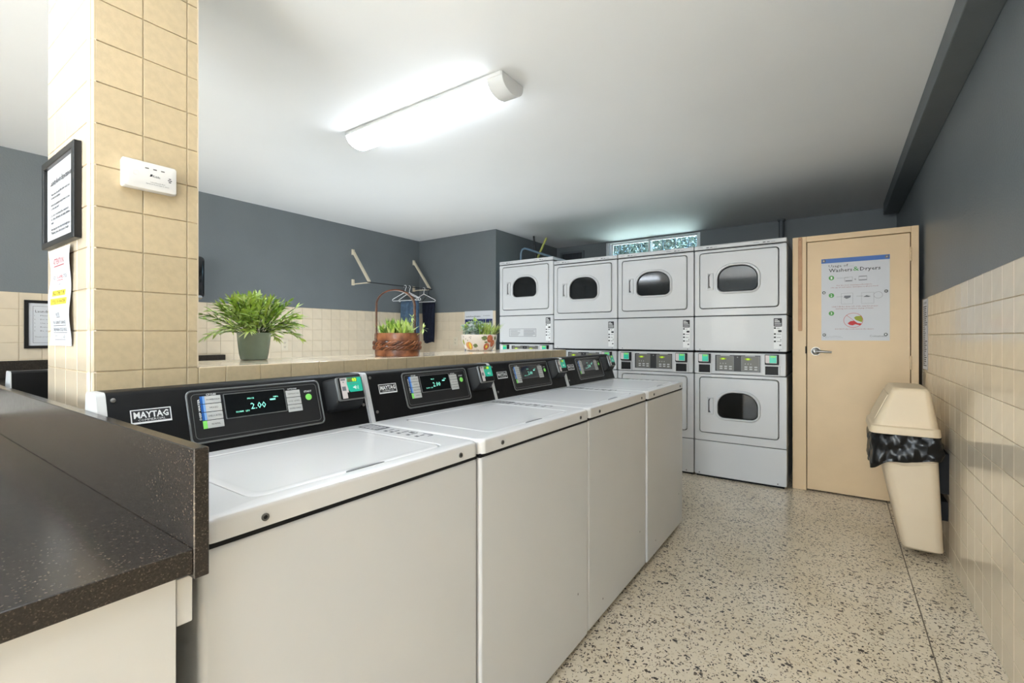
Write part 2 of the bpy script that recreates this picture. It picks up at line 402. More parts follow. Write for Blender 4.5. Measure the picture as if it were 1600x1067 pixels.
sbox('wall_inner', 'grey_wall', X2 - .12, X2, Y1 + .12, YB + .0, 0, ZC)
# back wall with the window opening
wx0, wx1, wz0, wz1 = -2.60, -1.365, 2.02, ZC - .012
b = MB()
b.box(X2 - .12, wx0, YB, YB + .2, 0, ZC); b.box(wx1, XW + .12, YB, YB + .2, 0, ZC)
b.box(wx0, wx1, YB, YB + .2, 0, wz0); b.box(wx0, wx1, YB, YB + .2, wz1, ZC)
b.build('wall_back', 'grey_wall', None, 'structure')
# near wall behind the camera, its openings made up to admit fill light
b = MB()
b.box(XL, -2.9, YN - .12, YN, 0, ZC); b.box(-1.6, -.58, YN - .12, YN, 0, ZC); b.box(.35, XW, YN - .12, YN, 0, ZC)
b.box(-2.9, -1.6, YN - .12, YN, 0, 1.0); b.box(-2.9, -1.6, YN - .12, YN, 2.1, ZC); b.box(-.58, .35, YN - .12, YN, 2.1, ZC)
b.build('wall_near', 'grey_wall', None, 'structure')
# ceiling beam along the right wall
b = MB(); b.box(.376, XW, YN, 5.8, 2.36, ZC, bev=.004); b.build('trim_1', 'beam', None, 'structure')

# ------------------------------------------------------------------ tiles
TM = {}
def tile_mesh(w_, h_, U, V, N, m, gap=0.0026, t=0.004):
    k = (round(w_, 4), round(h_, 4), tuple(U), tuple(V), m)
    if k not in TM:
        U_, V_, N_ = Vector(U), Vector(V), Vector(N); c = 0.0011
        a, b_ = w_ / 2 - gap / 2, h_ / 2 - gap / 2
        vs_ = []
        for i, zz in ((0, 0), (0, t - c * .8), (c, t)):
            vs_ += [U_ * x + V_ * y + N_ * zz for x, y in ((-a + i, -b_ + i), (a - i, -b_ + i), (a - i, b_ - i), (-a + i, b_ - i))]
        f = [(8, 9, 10, 11)] + [(r * 4 + i, r * 4 + (i + 1) % 4, (r + 1) * 4 + (i + 1) % 4, (r + 1) * 4 + i) for r in (0, 1) for i in range(4)]
        me = bpy.data.meshes.new('tile'); me.from_pydata([tuple(v) for v in vs_], [], f)
        bm_ = bmesh.new(); bm_.from_mesh(me)
        bmesh.ops.recalc_face_normals(bm_, faces=bm_.faces[:])
        if bm_.faces[0].normal.dot(N_) < 0: bmesh.ops.reverse_faces(bm_, faces=bm_.faces[:])
        bm_.to_mesh(me); bm_.free(); me.materials.append(M[m]); TM[k] = me
    return TM[k]
def tiles(parent, org, U, V, N, us, vs_, m, skip=None, wob=0.0015, start=None):
    """grid lines us, vs_ measured from org along U and V"""
    org = Vector(org); po = Vector(parent['_o']); U_, V_ = Vector(U), Vector(V)
    for i in range(len(us) - 1):
        for j in range(len(vs_) - 1):
            cu, cv = (us[i] + us[i + 1]) / 2, (vs_[j] + vs_[j + 1]) / 2
            if skip and skip(cu, cv): continue
            me = tile_mesh(us[i + 1] - us[i], vs_[j + 1] - vs_[j], U, V, N, m)
            o = bpy.data.objects.new('tile', me); C.objects.link(o); o.parent = parent
            o.location = org + U_ * cu + V_ * cv - po
            o.rotation_euler = (random.uniform(-wob, wob), random.uniform(-wob, wob), random.uniform(-wob, wob))
def lines(a, b_, p, phase=None):
    """joint positions from a to b_ with pitch p, one joint at phase"""
    out = [a]; ph = a if phase is None else phase
    x = ph + math.ceil((a - ph) / p + 0.15) * p
    while x < b_ - 0.15 * p: out.append(x); x += p
    out.append(b_); return out
def grout(parent, *a):
    g = MB(); g.box(*a); g.build('grout_bed', 'grout', parent)
# right wall wainscot
grout(wall_right, XW - .0015, XW + .001, 1.9, 4.9, 0, 1.436)
tiles(wall_right, (XW - .0015, 0, 0), (0, 1, 0), (0, 0, 1), (-1, 0, 0), lines(2.11, 4.25, .135, 2.244), lines(0, 1.435, .122, 1.435), 'tile')
b = MB(); b.box(XW - .006, XW - .0016, YN, 2.109, 0, 1.435); b.box(XW - .006, XW - .0016, 4.251, 4.9, 0, 1.435)
o = b.build('tile_field', 'tile', wall_right); o['kind'] = 'stuff'
# left wall wainscot: individual tiles where the photograph shows them
ZLT = 1.487
lz = [ZLT - .1165 * k for k in range(5, -1, -1)]
grout(wall_left, XL - .001, XL + .0015, YN, Y1, 0, ZLT)
tiles(wall_left, (XL + .0015, 0, 0), (0, 1, 0), (0, 0, 1), (1, 0, 0), lines(1.82, Y1 - .006, .115, 1.9), lz, 'tile')
tiles(wall_left, (XL + .0015, 0, 0), (0, 1, 0), (0, 0, 1), (1, 0, 0), lines(.52, .98, .115, .72), lz, 'tile')
b = MB()
for y0, y1 in ((YN, .519), (.981, 1.819)): b.box(XL + .0015, XL + .005, y0, y1, .0, ZLT)
b.box(XL + .0015, XL + .005, .52, .98, 0, lz[0] - .001); b.box(XL + .0015, XL + .005, 1.82, Y1, 0, lz[0] - .001)
o = b.build('tile_field', 'tile', wall_left); o['kind'] = 'stuff'
grout(wall_far, XL, X2, Y1 - .0015, Y1 + .001, 0, 1.492)
tiles(wall_far, (0, Y1 - .0015, 0), (1, 0, 0), (0, 0, 1), (0, -1, 0), lines(XL + .006, X2, .115, -4.0), [1.492 - .1165 * k for k in range(5, -1, -1)], 'tile')
b = MB(); b.box(XL, X2, Y1 - .005, Y1 - .0015, 0, .908); o = b.build('tile_field', 'tile', wall_far); o['kind'] = 'stuff'

# pillar and knee wall
XK, XK2, YP0, YP1, YKE, ZK = -1.638, -2.059, .383, .645, 3.07, 1.084
TP = .112
b = MB(); b.box(XK2 + .004, XK - .004, YP0 + .004, YP1 - .004, 0, ZC); pillar = b.build('wall_pillar', 'grout', None, 'structure')
vz = [ZK + TP * k for k in range(-5, 13)]; vz = [v for v in vz if v < ZC - .01] + [ZC]
tiles(pillar, (XK - .004, 0, 0), (0, 1, 0), (0, 0, 1), (1, 0, 0), [.392, .503, .614, YP1], vz, 'tile_shaded')
tiles(pillar, (0, YP0 + .004, 0), (1, 0, 0), (0, 0, 1), (0, -1, 0), [XK2 + .002, -1.974, -1.858, -1.743, XK - .017], vz, 'tile')
b = MB(); b.box(XK2, XK2 + .004, YP0, YP1, 0, ZC); b.box(XK2, XK, YP1 - .004, YP1, ZK, ZC); o = b.build('tile_field', 'tile', pillar); o['kind'] = 'stuff'
# rounded bullnose tiles down the near corner
nose = None
for z0, z1 in zip([vz[0]] + [v - .002 for v in vz[1:-1]], vz[1:-1] + [ZC]):
    b = MB(); n = 6; r = .016
    def arc(zz, rr_, nn=n): return [(XK - r + math.sin(k / nn * PI / 2) * rr_, YP0 + r - math.cos(k / nn * PI / 2) * rr_, zz) for k in range(nn + 1)] + [(XK - r, YP0 + r, zz)]
    b.loft([arc(z0 + .002, r - .001), arc(z0 + .004, r), arc(z1 - .002, r), arc(z1, r - .001)], True, True)
    b.build('bullnose_tile', 'tile', pillar, smooth=True)
b = MB(); b.box(XK2 + .004, XK - .004, YP1, YKE - .004, 0, ZK - .004); knee = b.build('wall_knee', 'grout', None, 'structure')
ky = [YP1] + [v for v in [.7257 + TP * k for k in range(0, 30)] if v < YKE - .02] + [YKE]
tiles(knee, (XK - .004, 0, 0), (0, 1, 0), (0, 0, 1), (1, 0, 0), ky, [ZK - TP * 2, ZK - TP, ZK - .001], 'tile_shaded')
tiles(knee, (0, 0, ZK - .004), (1, 0, 0), (0, 1, 0), (0, 0, 1), [XK2, XK2 + .105, XK2 + .21, XK2 + .315, XK], [YP1 + .002] + ky[1:], 'tile')
b = MB(); b.box(XK - .004, XK, YP1, YKE, 0, ZK - TP * 2 - .001); b.box(XK2, XK, YKE - .004, YKE, 0, ZK - .005); b.box(XK2, XK2 + .004, YP1, YKE, 0, ZK - .005)
o = b.build('tile_field', 'tile', knee); o['kind'] = 'stuff'

# window
win = MB()
def P_back(y): return lambda u, v, w_: (u, y - w_, v)
wf = MB(P_back(YB + .07))
wf.ring(rr(wx0, wx1, wz0, wz1, .001, 1), rr(wx0 + .045, wx1 - .03, wz0 + .04, wz1 - .014, .001, 1), -.05, .05)
window = wf.build('window_1', 'winframe', None, 'structure')
wm = -2.007
for k, (a, c_, yy) in enumerate(((wx0 + .05, wm + .02, YB + .085), (wm - .02, wx1 - .03, YB + .06))):
    s_ = MB(P_back(yy)); s_.ring(rr(a, c_, wz0 + .04, wz1 - .015, .001, 1), rr(a + .03, c_ - .022, wz0 + .07, wz1 - .03, .001, 1), -.012, .012)
    sash = s_.build('sash', 'winframe', window)
    g = MB(); g.box(a + .028, c_ - .02, yy - .003, yy + .003, wz0 + .068, wz1 - .028); g.build('pane', 'winglass', sash)
# vertical bars outside the glass
for x in (-2.47, -2.31, -2.15, -1.86, -1.70, -1.54):
    g = MB(); g.box(x - .006, x + .006, YB + .13, YB + .146, wz0, wz1); g.build('security_bar', 'pipe', window)

# door, its frame and the lean partition around it
YF = 4.247
b = MB(P_back(YF))
b.add([], [])
def jamb(mb, u0, u1, v0, v1): mb.box(u0, u1, v0, v1, -.09, 0.0)
dr = MB(P_back(YF)); dr.prism(rr(-.184, .421, .012, 1.9, .001, 1), -.05, -.006, .0015); door = dr.build('door_1', 'door', None, 'structure')
fr = MB(P_back(YF))
for a in ((-.280, -.189, 0, 1.947), (.426, .467, 0, 1.947), (-.189, .426, 1.905, 1.947)): fr.box(a[0], a[1], a[2], a[3], -.10, 0.0, bev=.002, seg=1)
frame = fr.build('door_frame', 'door', door)
st = MB(P_back(YF)); st.box(-.189, .426, 0.0, 1.906, -.075, -.056); st.build('door_stop', 'seam', door)
for z0 in (1.703, .95, .2):
    hg = MB()
    for k in range(3): hg.lathe([(.006, z0 + .001 + k * .033), (.006, z0 + .031 + k * .033)], .4235, YF - .006, 10)
    hg.box(.424, .434, YF - .004, YF + .002, z0, z0 + .099); hg.build('hinge', 'door', door, smooth=True)
lh = MB()
cx, cz = -.128, 1.068
def yl(r0, y0, r1, y1, n=20):
    for (ra, ya), (rb, yb) in (((r0, y0), (r1, y1)),):
        lh.loft([[(cx + math.cos(k / n * 2 * PI) * ra, ya, cz + math.sin(k / n * 2 * PI) * ra) for k in range(n)], [(cx + math.cos(k / n * 2 * PI) * rb, yb, cz + math.sin(k / n * 2 * PI) * rb) for k in range(n)]])
yl(.032, YF + .006, .031, YF - .004); yl(.028, YF - .004, .014, YF - .012); yl(.011, YF - .010, .011, YF - .05)
lh.tube([(cx - .004, YF - .05, cz), (cx + .02, YF - .054, cz + .001), (cx + .06, YF - .054, cz - .002), (cx + .1, YF - .05, cz - .004)], [.010, .010, .008, .007], 10)
lh.build('lever_handle', 'chrome', door, smooth=True)
b = MB(); b.box(-.196, -.189, YF - .004, YF + .01, 1.05, 1.105); b.build('latch_plate', 'seam', door)

# ------------------------------------------------------------------ washers
WX, WY0, WW = -.791, .312, .679
def S(u0, k=1.0):
    """(u along console, v up its slope, w out of it)"""
    sx, sz = -.050 / .1638, .156 / .1638
    return lambda u, v, w_: (WX - .454 + sx * v + sz * w_, u0 + u, .901 + sz * v - sx * w_)
def make_washer():
    y0 = WY0; y1 = y0 + WW
    t = thing('washing_machine', '', 'washing machine', (WX - .3, y0 + WW / 2, 0), 'top load washing machines in the row')
    b = MB(); b.box(WX - .592, WX - .004, y0 + .003, y1 - .003, .022, .854, bev=.012, seg=3); body = b.build('cabinet', 'enamel', t, smooth=True)
    for (px_, pz) in ((.585, .215), (.14, .09)):
        q = MB(); q.box(WX - .0045, WX - .0035, y0 + px_, y0 + px_ + .004, pz, pz + .007); q.build('chip_mark', 'seam', body)
    for a in (.05, .63):
        for d in (.05, .55):
            q = MB(); q.lathe([(.018, 0), (.018, .012), (.01, .012), (.01, .03)], WX - d, y0 + a, 10); q.build('foot', 'seam', t)
    # top with an opening and the lid sitting in it
    def F(u, v, w_): return (WX - v, y0 + u, w_)
    b = MB(F); n = 5
    out = rr(.001, WW - .001, .0, .592, [(.024, .024), (.024, .024), (.004, .004), (.004, .004)], n)
    inn = rr(.098, .584, .040, .412, [(.03, .03), (.03, .03), (.03, .03), (.03, .03)], n)
    L = [[(u, v, .8585) for u, v in offs(out, .004)], [(u, v, .860) for u, v in out], [(u, v, .890) for u, v in out], [(u, v, .8965) for u, v in offs(out, .003)], [(u, v, .9) for u, v in offs(out, .010)],
         [(u, v, .9) for u, v in offs(inn, -.003)], [(u, v, .898) for u, v in inn], [(u, v, .893) for u, v in inn]]
    b.loft(L, True, True); top = b.build('top_panel', 'enamel_top', t, smooth=True)
    b = MB(F); lo = offs(inn, .0032)
    L = [[(u, v, .893) for u, v in lo], [(u, v, .8972) for u, v in lo], [(u, v, .8992) for u, v in offs(lo, .003)], [(u, v, .8992) for u, v in offs(lo, .016)], [(u, v, .8980) for u, v in offs(lo, .026)]]
    b.loft(L, True, True); lid = b.build('lid', 'enamel_top', t, smooth=True)
    b = MB(F); b.prism([(.338 + math.cos(a) * .05, .041 + math.sin(a) * .011) for a in [PI * k / 10 for k in range(11)]], .8990, .9003); b.build('finger_notch', mat('painted_notch_shade', (120, 121, 122), .5) if 'notch' not in M else M['notch'], lid)
    b = MB(); b.box(WX - .58, WX - .006, y0 + .005, y1 - .005, .85, .861); b.build('top_seam_strip', 'seam', t)  # dark strip put in to darken the gap under the top
    # printed instructions at the rear right corner
    b = MB(F); b.mi = 0
    b.ring(rr(.607, .66, .335, .425, .003, 1), rr(.612, .655, .345, .42, .003, 1), .9, .9004)
    for k in range(4): b.box(.616, .650, .352 + k * .017, .356 + k * .017, .9, .9004)
    for v in (.30, .275, .245, .205, .17):
        b.box(.612, .622, v, v + .012, .9, .9004); b.box(.628, .628 + random.uniform(.01, .028), v + .003, v + .007, .9, .9004)
    b.box(.64, .652, .22, .235, .9, .9004); b.box(.636, .656, .150, .153, .9, .9004); b.box(.654, .657, .153, .19, .9, .9004)
    b.build('instruction_print', 'ink', top)
    for u in (.10, .60):
        b = MB(lambda u_, v, w_: (WX + w_, y0 + u_, v)); b.ring([(u + math.cos(a) * .0065, .876 + math.sin(a) * .0065) for a in [k / 14 * 2 * PI for k in range(14)]], [(u + math.cos(a) * .0035, .876 + math.sin(a) * .0035) for a in [k / 14 * 2 * PI for k in range(14)]], -.001, .0022)
        b.build('screw', 'steel', top); b = MB(lambda u_, v, w_: (WX + w_, y0 + u_, v)); b.prism([(u + math.cos(a) * .0035, .876 + math.sin(a) * .0035) for a in [k / 10 * 2 * PI for k in range(10)]], -.001, .0008); b.build('screw_hole', 'seam', top)
    # console
    prof = [(.454, .899), (.502, 1.050), (.507, 1.0565), (.514, 1.0585), (.566, 1.0585), (.574, 1.052), (.590, .899)]
    def pr(a, c_, m_, name, dx=0):
        b = MB(); b.loft([[(WX - x + dx, y0 + a, z) for x, z in prof], [(WX - x + dx, y0 + c_, z) for x, z in prof]]); return b.build(name, m_, t, smooth=True)
    con = pr(.018, WW - .004, 'black', 'console')
    pr(.0015, .0178, 'enamel', 'end_cap', .002)
    pr(WW - .0038, WW - .0012, 'enamel', 'end_cap', .001)
    s = S(y0)
    for u, v in ((.030, .147), (.032, .03), (WW - .014, .147), (WW - .014, .06)):
        b = MB(s); b.prism([(u + math.cos(a) * .005, v + math.sin(a) * .005) for a in [k / 12 * 2 * PI for k in range(12)]], -.001, .0025, .001); b.build('screw', 'chrome', con, smooth=True)
    # control panel
    po = [(.012, .012)] * 4
    b = MB(s); b.ring(rr(.166, .520, .022, .154, .014, 5), rr(.170, .516, .026, .150, .011, 5), -.001, .0032, .0008); pn = b.build('control_panel', 'trimgrey', t, smooth=True)
    b = MB(s); b.prism(rr(.170, .516, .026, .150, .011, 5), -.001, .0014); b.build('panel_face', 'darkpanel', pn)
    b = MB(s); b.ring(rr(.177, .509, .033, .144, .010, 5), rr(.1782, .5078, .0342, .1428, .009, 5), .0014, .0019); b.build('panel_border', 'trimgrey', pn)
    b = MB(s); b.ring(rr(.249, .410, .073, .138, .002, 2), rr(.251, .408, .075, .136, .001, 2), .0014, .0036); b.build('display_bezel', 'trimgrey', pn)
    b = MB(s); b.prism(rr(.251, .408, .075, .136, .001, 2), .0014, .0026); b.build('display', 'display', pn)
    b = MB(s); W = .0028
    b.text('2.00', .333, .091, .0165, W, .040, 'c'); b.text('PRICE', .307, .118, .0042, W, .017); b.text('NORM', .275, .086, .0042, W, .018); b.text('LEV', .299, .086, .0042, W, .010)
    b.text('MIN', .376, .1155, .0042, W, .013); b.rect(.366, .381, .109, .113, W)
    b.build('display_digits', 'digits', pn)
    for k, s_t in enumerate(('POWERWASH', 'MIXED', 'DELICATES', 'NORMAL')):
        v1 = .137 - k * .0205; v0 = v1 - .0190
        b = MB(s); b.prism(rr(.205, .243, v0, v1, .0008, 1), .0014, .0030, .0005); bt = b.build('cycle_button', 'button', pn)
        b = MB(s); b.text(s_t, .225, v0 + .0075, .0040, .0033, .03 if k in (0, 2) else .02, 'c'); b.build('lettering', 'ink', pn)
        b = MB(s); b.mi = 0; b.box(.196, .205, v0, v1, .0014, .0028); b.build('colour_strip', 'green' if k == 3 else 'blue', pn)
        if k < 3: b = MB(s); b.box(.201, .206, v0, v1, .0028, .0031); b.build('colour_edge', 'lblue', pn)
    for k, s_t in enumerate(('TEMPERATURE', 'SOIL LEVEL', 'EXTRA RINSE')):
        v1 = .1305 - k * .021; v0 = v1 - .0195
        b = MB(s); b.prism(rr(.413, .455, v0, v1, .0008, 1), .0014, .0030, .0005); b.build('option_button', 'button', pn)
        b = MB(s); b.text(s_t, .434, v0 + .0075, .0036, .0033, .034, 'c'); b.build('lettering', 'ink', pn)
    b = MB(s); b.text('CYCLES', .222, .1385, .0042, .0018, .023, 'c', bold=.02); b.text('OPTIONS', .433, .1325, .0042, .0018, .028, 'c', bold=.02)
    b.text('START', .480, .1205, .0050, .0018, .024, 'c', bold=.02); b.text('DEEP WATER', .1945, .079, .0042, .0018, .052, rot=True, bold=.02)
    b.build('lettering', 'white_print', pn)
    b = MB(s); b.prism([(.480 + math.cos(a) * .0095, .106 + math.sin(a) * .0095) for a in [k / 18 * 2 * PI for k in range(18)]], .0014, .0036, .001); b.build('start_button', 'green', pn, smooth=True)
    # brand plate
    b = MB(s); b.ring(rr(.057, .134, .0885, .121, .0004, 1), rr(.059, .132, .0925, .119, .0004, 1), 0, .0012); pl = b.build('brand_plate', 'white_print', con)
    b = MB(s); b.box(.059, .132, .0925, .119, 0, .0008); b.build('plate_face', 'ink', pl)
    b = MB(s); b.text('MAYTAG', .0955, .1015, .0135, .0013, .066, 'c', bold=.03); b.text('COMMERCIAL', .0955, .0945, .0046, .0013, .052, 'c'); b.build('lettering', 'white_print', pl)
    # card reader
    R = S(y0)
    def sk_(u, v, w_): return R(u, v, w_)
    b = MB(sk_); b.loft([[(u, v, 0) for u, v in rr(.532, .648, .050, .150, .008, 3)], [(u, v, .022) for u, v in rr(.536, .645, .056, .148, .008, 3)], [(u, v, .040) for u, v in rr(.548, .642, .072, .146, .006, 3)]]); rd = b.build('card_reader', 'readerblack', t, smooth=True)
    b = MB(sk_); b.prism(rr(.549, .643, .074, .147, .006, 3), .0395, .046, .002); b.build('reader_frame', 'trimgrey', rd, smooth=True)
    b = MB(sk_); b.prism(rr(.556, .640, .078, .145, .004, 3), .0455, .0468); b.build('reader_front', 'readerblack', rd)
    b = MB(sk_); b.box(.562, .580, .080, .1435, .0468, .0472); b.box(.580, .586, .098, .1435, .0468, .0472); b.build('reader_label', 'pink', rd)
    b = MB(sk_); b.prism([(.5865, .1435), (.5835, .125), (.5865, .108), (.592, .0985), (.636, .0985), (.638, .102), (.638, .1435)][::-1], .0468, .0473); b.build('reader_screen', 'teal', rd)
    b = MB(sk_); b.box(.587, .622, .130, .142, .0473, .0476); b.build('digit_window', 'leafglaze', rd)
    b = MB(sk_); b.text('03', .612, .1315, .0095, .0479, .016, 'c', bold=.04); b.build('reader_digits', 'digits_y', rd)
    b = MB(sk_); b.box(.565, .578, .104, .117, .0472, .0475); b.box(.564, .580, .136, .141, .0472, .0475); b.box(.570, .574, .129, .132, .0472, .0475); b.box(.592, .626, .1225, .124, .0473, .0476)
    b.build('label_print', 'greyink', rd)
    b = MB(sk_)
    b.add([(.604, .110, .0476), (.608, .110, .0476), (.614, .105, .0476), (.614, .118, .0476), (.608, .114, .0476), (.604, .114, .0476)], [(0, 1, 2, 3, 4, 5)])
    for k in range(2): b.box(.617 + k * .005, .6185 + k * .005, .107 - k * .002, .1155 + k * .002, .0473, .0476)
    b.build('signal_print', 'white_print', rd)
    return t
M['notch'] = mat('painted_notch_shade', (120, 121, 122), .5)  # flat crescent; shade of the lid's finger scoop put into its grey
w1 = make_washer()
wl = ['white top load washer nearest the camera, next to the brown stone counter',
      'second white washer from the stone counter, its display reading 2.00',
      'third white washer of the row, counted from the stone counter',
      'last white washer of the row, closest to the stacked dryers']
w1['label'] = wl[0]
for k, (dx, dyaw) in enumerate(((.003, 0), (0.0, 0), (.004, 0)), 1):
    c_ = copy_tree(w1); c_.location = w1.location + Vector((dx, WW * k, 0)); c_['label'] = wl[k]
# one washer on the other side of the knee wall, back to back
c_ = copy_tree(w1); c_.rotation_euler = (0, 0, PI); c_.location = (-2.62, .311 + WW / 2 + .03, 0)
c_['label'] = 'white washer behind the tiled pillar, only the rear of its console showing'; c_['group'] = 'washers behind the knee wall'

# ------------------------------------------------------------------ stacked dryers
DX0, DYF, DW = -.993, 4.167, .686
def make_dryer(x0=DX0):
    w_ = .683
    t = thing('stacked_dryer', '', 'dryer', (x0 + w_ / 2, DYF + .36, 0), 'stacked tumble dryers along the back')
    def F(u, v, w2): return (x0 + u, DYF - w2, v)
    dep = .70
    def shell(z0, z1, name, inner=None, wd=w_, chs=.006):
        b = MB(F); o = rr(.002, wd - .002, z0, z1, .008, 4)
        if inner:
            b.loft([[(u, v, -dep) for u, v in o], [(u, v, -chs) for u, v in o], [(u, v, -.0015) for u, v in offs(o, .002)], [(u, v, 0) for u, v in offs(o, chs)], [(u, v, 0) for u, v in inner], [(u, v, -.03) for u, v in inner]], True, False)
        else:
            b.loft([[(u, v, -dep) for u, v in o], [(u, v, -chs) for u, v in o], [(u, v, -.0015) for u, v in offs(o, .002)], [(u, v, 0) for u, v in offs(o, chs)]])
        return b.build(name, 'enamel', t, smooth=True)
    b = MB(F); b.box(.012, w_ - .012, 0.0, 1.94, -dep + .004, -.012) if False else b.box(.014, w_ - .02, .0, .03, -dep + .01, -.02); b.build('plinth', 'seam', t)
    shell(.017, .305, 'base_panel'); shell(1.061, 1.347, 'service_panel')
    b = MB(F); b.box(.01, w_ - .012, .25, 1.0, -dep + .01, -.60); b.box(.01, w_ - .012, 1.06, 1.92, -dep + .01, -.60); b.box(.008, w_ - .01, .302, .312, -.6, -.008); b.box(.008, w_ - .01, 1.344, 1.356, -.6, -.008); b.box(.008, w_ - .012, 1.0, 1.07, -.6, -.02); b.box(.008, w_ - .01, 1.90, 1.912, -.6, -.008)
    b.build('inner_chassis', 'seam', t)
    for z0, z1, dz in ((.309, .866, .375), (1.353, 1.903, 1.413)):
        di = rr(.040, .630, dz - .003, dz + .468, .027, 4)
        cab = shell(z0, z1, 'dryer_cabinet', di)
        do = rr(.0455, .6245, dz + .0025, dz + .4625, .023, 4)
        wo_ = rr(.166, .502, dz + .118, dz + .364, [(.075, .07), (.075, .07), (.135, .115), (.135, .115)], 4 * 2)
        do8 = rr(.0465, .6235, dz + .0035, dz + .4615, .022, 8)
        wi = rr(.186, .482, dz + .136, dz + .346, [(.05, .045), (.05, .045), (.122, .105), (.122, .105)], 8)
        b = MB(F)
        b.loft([[(u, v, -.028) for u, v in do8], [(u, v, .001) for u, v in do8], [(u, v, .006) for u, v in offs(do8, .004)], [(u, v, .006) for u, v in offs(wo_, -.002)], [(u, v, .011) for u, v in offs(wo_, .002)], [(u, v, .015) for u, v in offs(wo_, .007)], [(u, v, .014) for u, v in offs(wi, -.004)], [(u, v, .006) for u, v in wi], [(u, v, -.028) for u, v in wi]], False, False)
        d = b.build('door', 'enamel', t, smooth=True)
        b = MB(F); b.prism(offs(wi, -.002), -.006, -.003); b.build('door_glass', 'dryglass', d)
        b = MB(F); b.ring(wi, offs(wi, .006), -.003, .004); b.build('glass_gasket', 'seam', d)
        # drum behind the glass
        b = MB(F); cy_ = dz + .235; nn = 26
        def circ(r, w2, sq=1.0): return [(.334 + math.cos(k / nn * 2 * PI) * r, cy_ + math.sin(k / nn * 2 * PI) * r * sq, w2) for k in range(nn)]
        b.loft([circ(.21, -.04), circ(.225, -.06), circ(.225, -.5), circ(.14, -.52), circ(.0, -.52)], False, False)
        for k in range(3):
            a = k * 2.094 + .6; ca, sa = math.cos(a), math.sin(a)
            b.loft([[(.334 + ca * .224 - sa * .02, cy_ + sa * .224 + ca * .02, w2), (.334 + ca * .17, cy_ + sa * .17, w2), (.334 + ca * .224 + sa * .02, cy_ + sa * .224 - ca * .02, w2)] for w2 in (-.08, -.48)])
        b.build('drum', 'drum', t, smooth=True)
        b = MB(F); b.ring(rr(.0, .68, dz - .01, dz + .48, .01, 6), [(.334 + math.cos(a) * .212, cy_ + math.sin(a) * .212) for a in [PI + k / 28 * 2 * PI + .1 for k in range(28)]], -.045, -.040) if False else None
        # door pull
        b = MB(F); b.ring(rr(.100, .152, dz + .155, dz + .297, .004, 2), rr(.112, .147, dz + .168, dz + .29, .004, 2), .004, .013, .0015); pu = b.build('door_pull', 'enamel', d, smooth=True)
        b = MB(F); b.prism(rr(.112, .147, dz + .168, dz + .29, .004, 2), .004, .0064); b.build('pull_face', 'enamel', d)
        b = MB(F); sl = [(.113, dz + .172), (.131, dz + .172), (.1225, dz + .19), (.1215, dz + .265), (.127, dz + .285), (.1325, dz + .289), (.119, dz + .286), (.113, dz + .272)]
        b.prism(sl, .006, .0070); b.build('pull_slot', mat('painted_pull_shade', (74, 75, 77), .6) if 'pull' not in M else M['pull'], d)
    b = MB(F); o_ = rr(.001, w_ - .001, 1.910, 1.945, .006, 3); b.loft([[(u, v, -dep) for u, v in o_], [(u, v, -.002) for u, v in o_], [(u, v, .004) for u, v in offs(o_, .004)]])
    tp = b.build('top_trim', 'enamel', t, smooth=True)
    b = MB(F)
    for u0 in (.085, .505):
        b.box(u0 - .055, u0 - .015, 1.926, 1.928, .0035, .0045)
        for k, wd in enumerate((.02, .02, .028)): b.box(u0 + .012 + k * .028, u0 + .012 + k * .028 + wd, 1.921, 1.927 - k * .002, .0035, .0045)
    b.build('trim_print', 'ink', tp)
    # control band
    cb = shell(.871, 1.045, 'control_housing', None, .676, .003)
    b = MB(F); b.ring(rr(.160, .506, .890, 1.034, .003, 2), rr(.166, .500, .896, 1.028, .002, 2), -.001, .004, .001); b.build('control_bezel', 'enamel', cb)
    b = MB(F); b.box(.166, .500, .896, 1.028, -.001, .001); cp = b.build('control_panel', 'darkpanel', cb)
    for u0, u1 in ((.177, .308), (.362, .495)):
        b = MB(F); b.prism(rr(u0, u1, .900, 1.022, .004, 2), 0, .003, .001); kp = b.build('keypad', 'olivepad', cb)
        b = MB(F); b.ring(rr(u0, u1, .900, 1.022, .004, 2), rr(u0 + .003, u1 - .003, .903, 1.019, .003, 2), .003, .0042); b.build('keypad_edge', 'trimgrey', kp)
        b = MB(F); b.prism([(u0 + .050 + math.cos(a) * .026, .998 + math.sin(a) * .010) for a in [k / 16 * 2 * PI for k in range(16)]], .003, .0042); b.build('digit_window', 'olive', kp)
        b = MB(F); b.text('60' if u0 < .3 else '25', u0 + .050, .9925, .011, .0046, .022, 'c', bold=.03); b.build('lit_digits', 'digits_y', kp)
        b = MB(F)
        for a, c_ in ((.035, .935), (.070, .935), (.106, .935), (.035, .918), (.070, .918), (.106, .916)): b.prism(rr(u0 + a - .011, u0 + a + .011, c_ - .005, c_ + .005, .002, 1), .003, .0048)
        for a in (.03, .05, .07): b.prism([(u0 + a - .004, .956), (u0 + a + .004, .956), (u0 + a, .966)], .003, .0045)
        b.box(u0 + .03, u0 + .10, 1.0225, 1.0265, .001, .003)
        b.build('keypad_buttons', 'button', kp)
    b = MB(F); b.prism([(.335 + math.cos(a) * .005, 1.012 + math.sin(a) * .005) for a in [k / 10 * 2 * PI for k in range(10)]], 0, .003); b.build('status_lamp', 'trimgrey', cb)
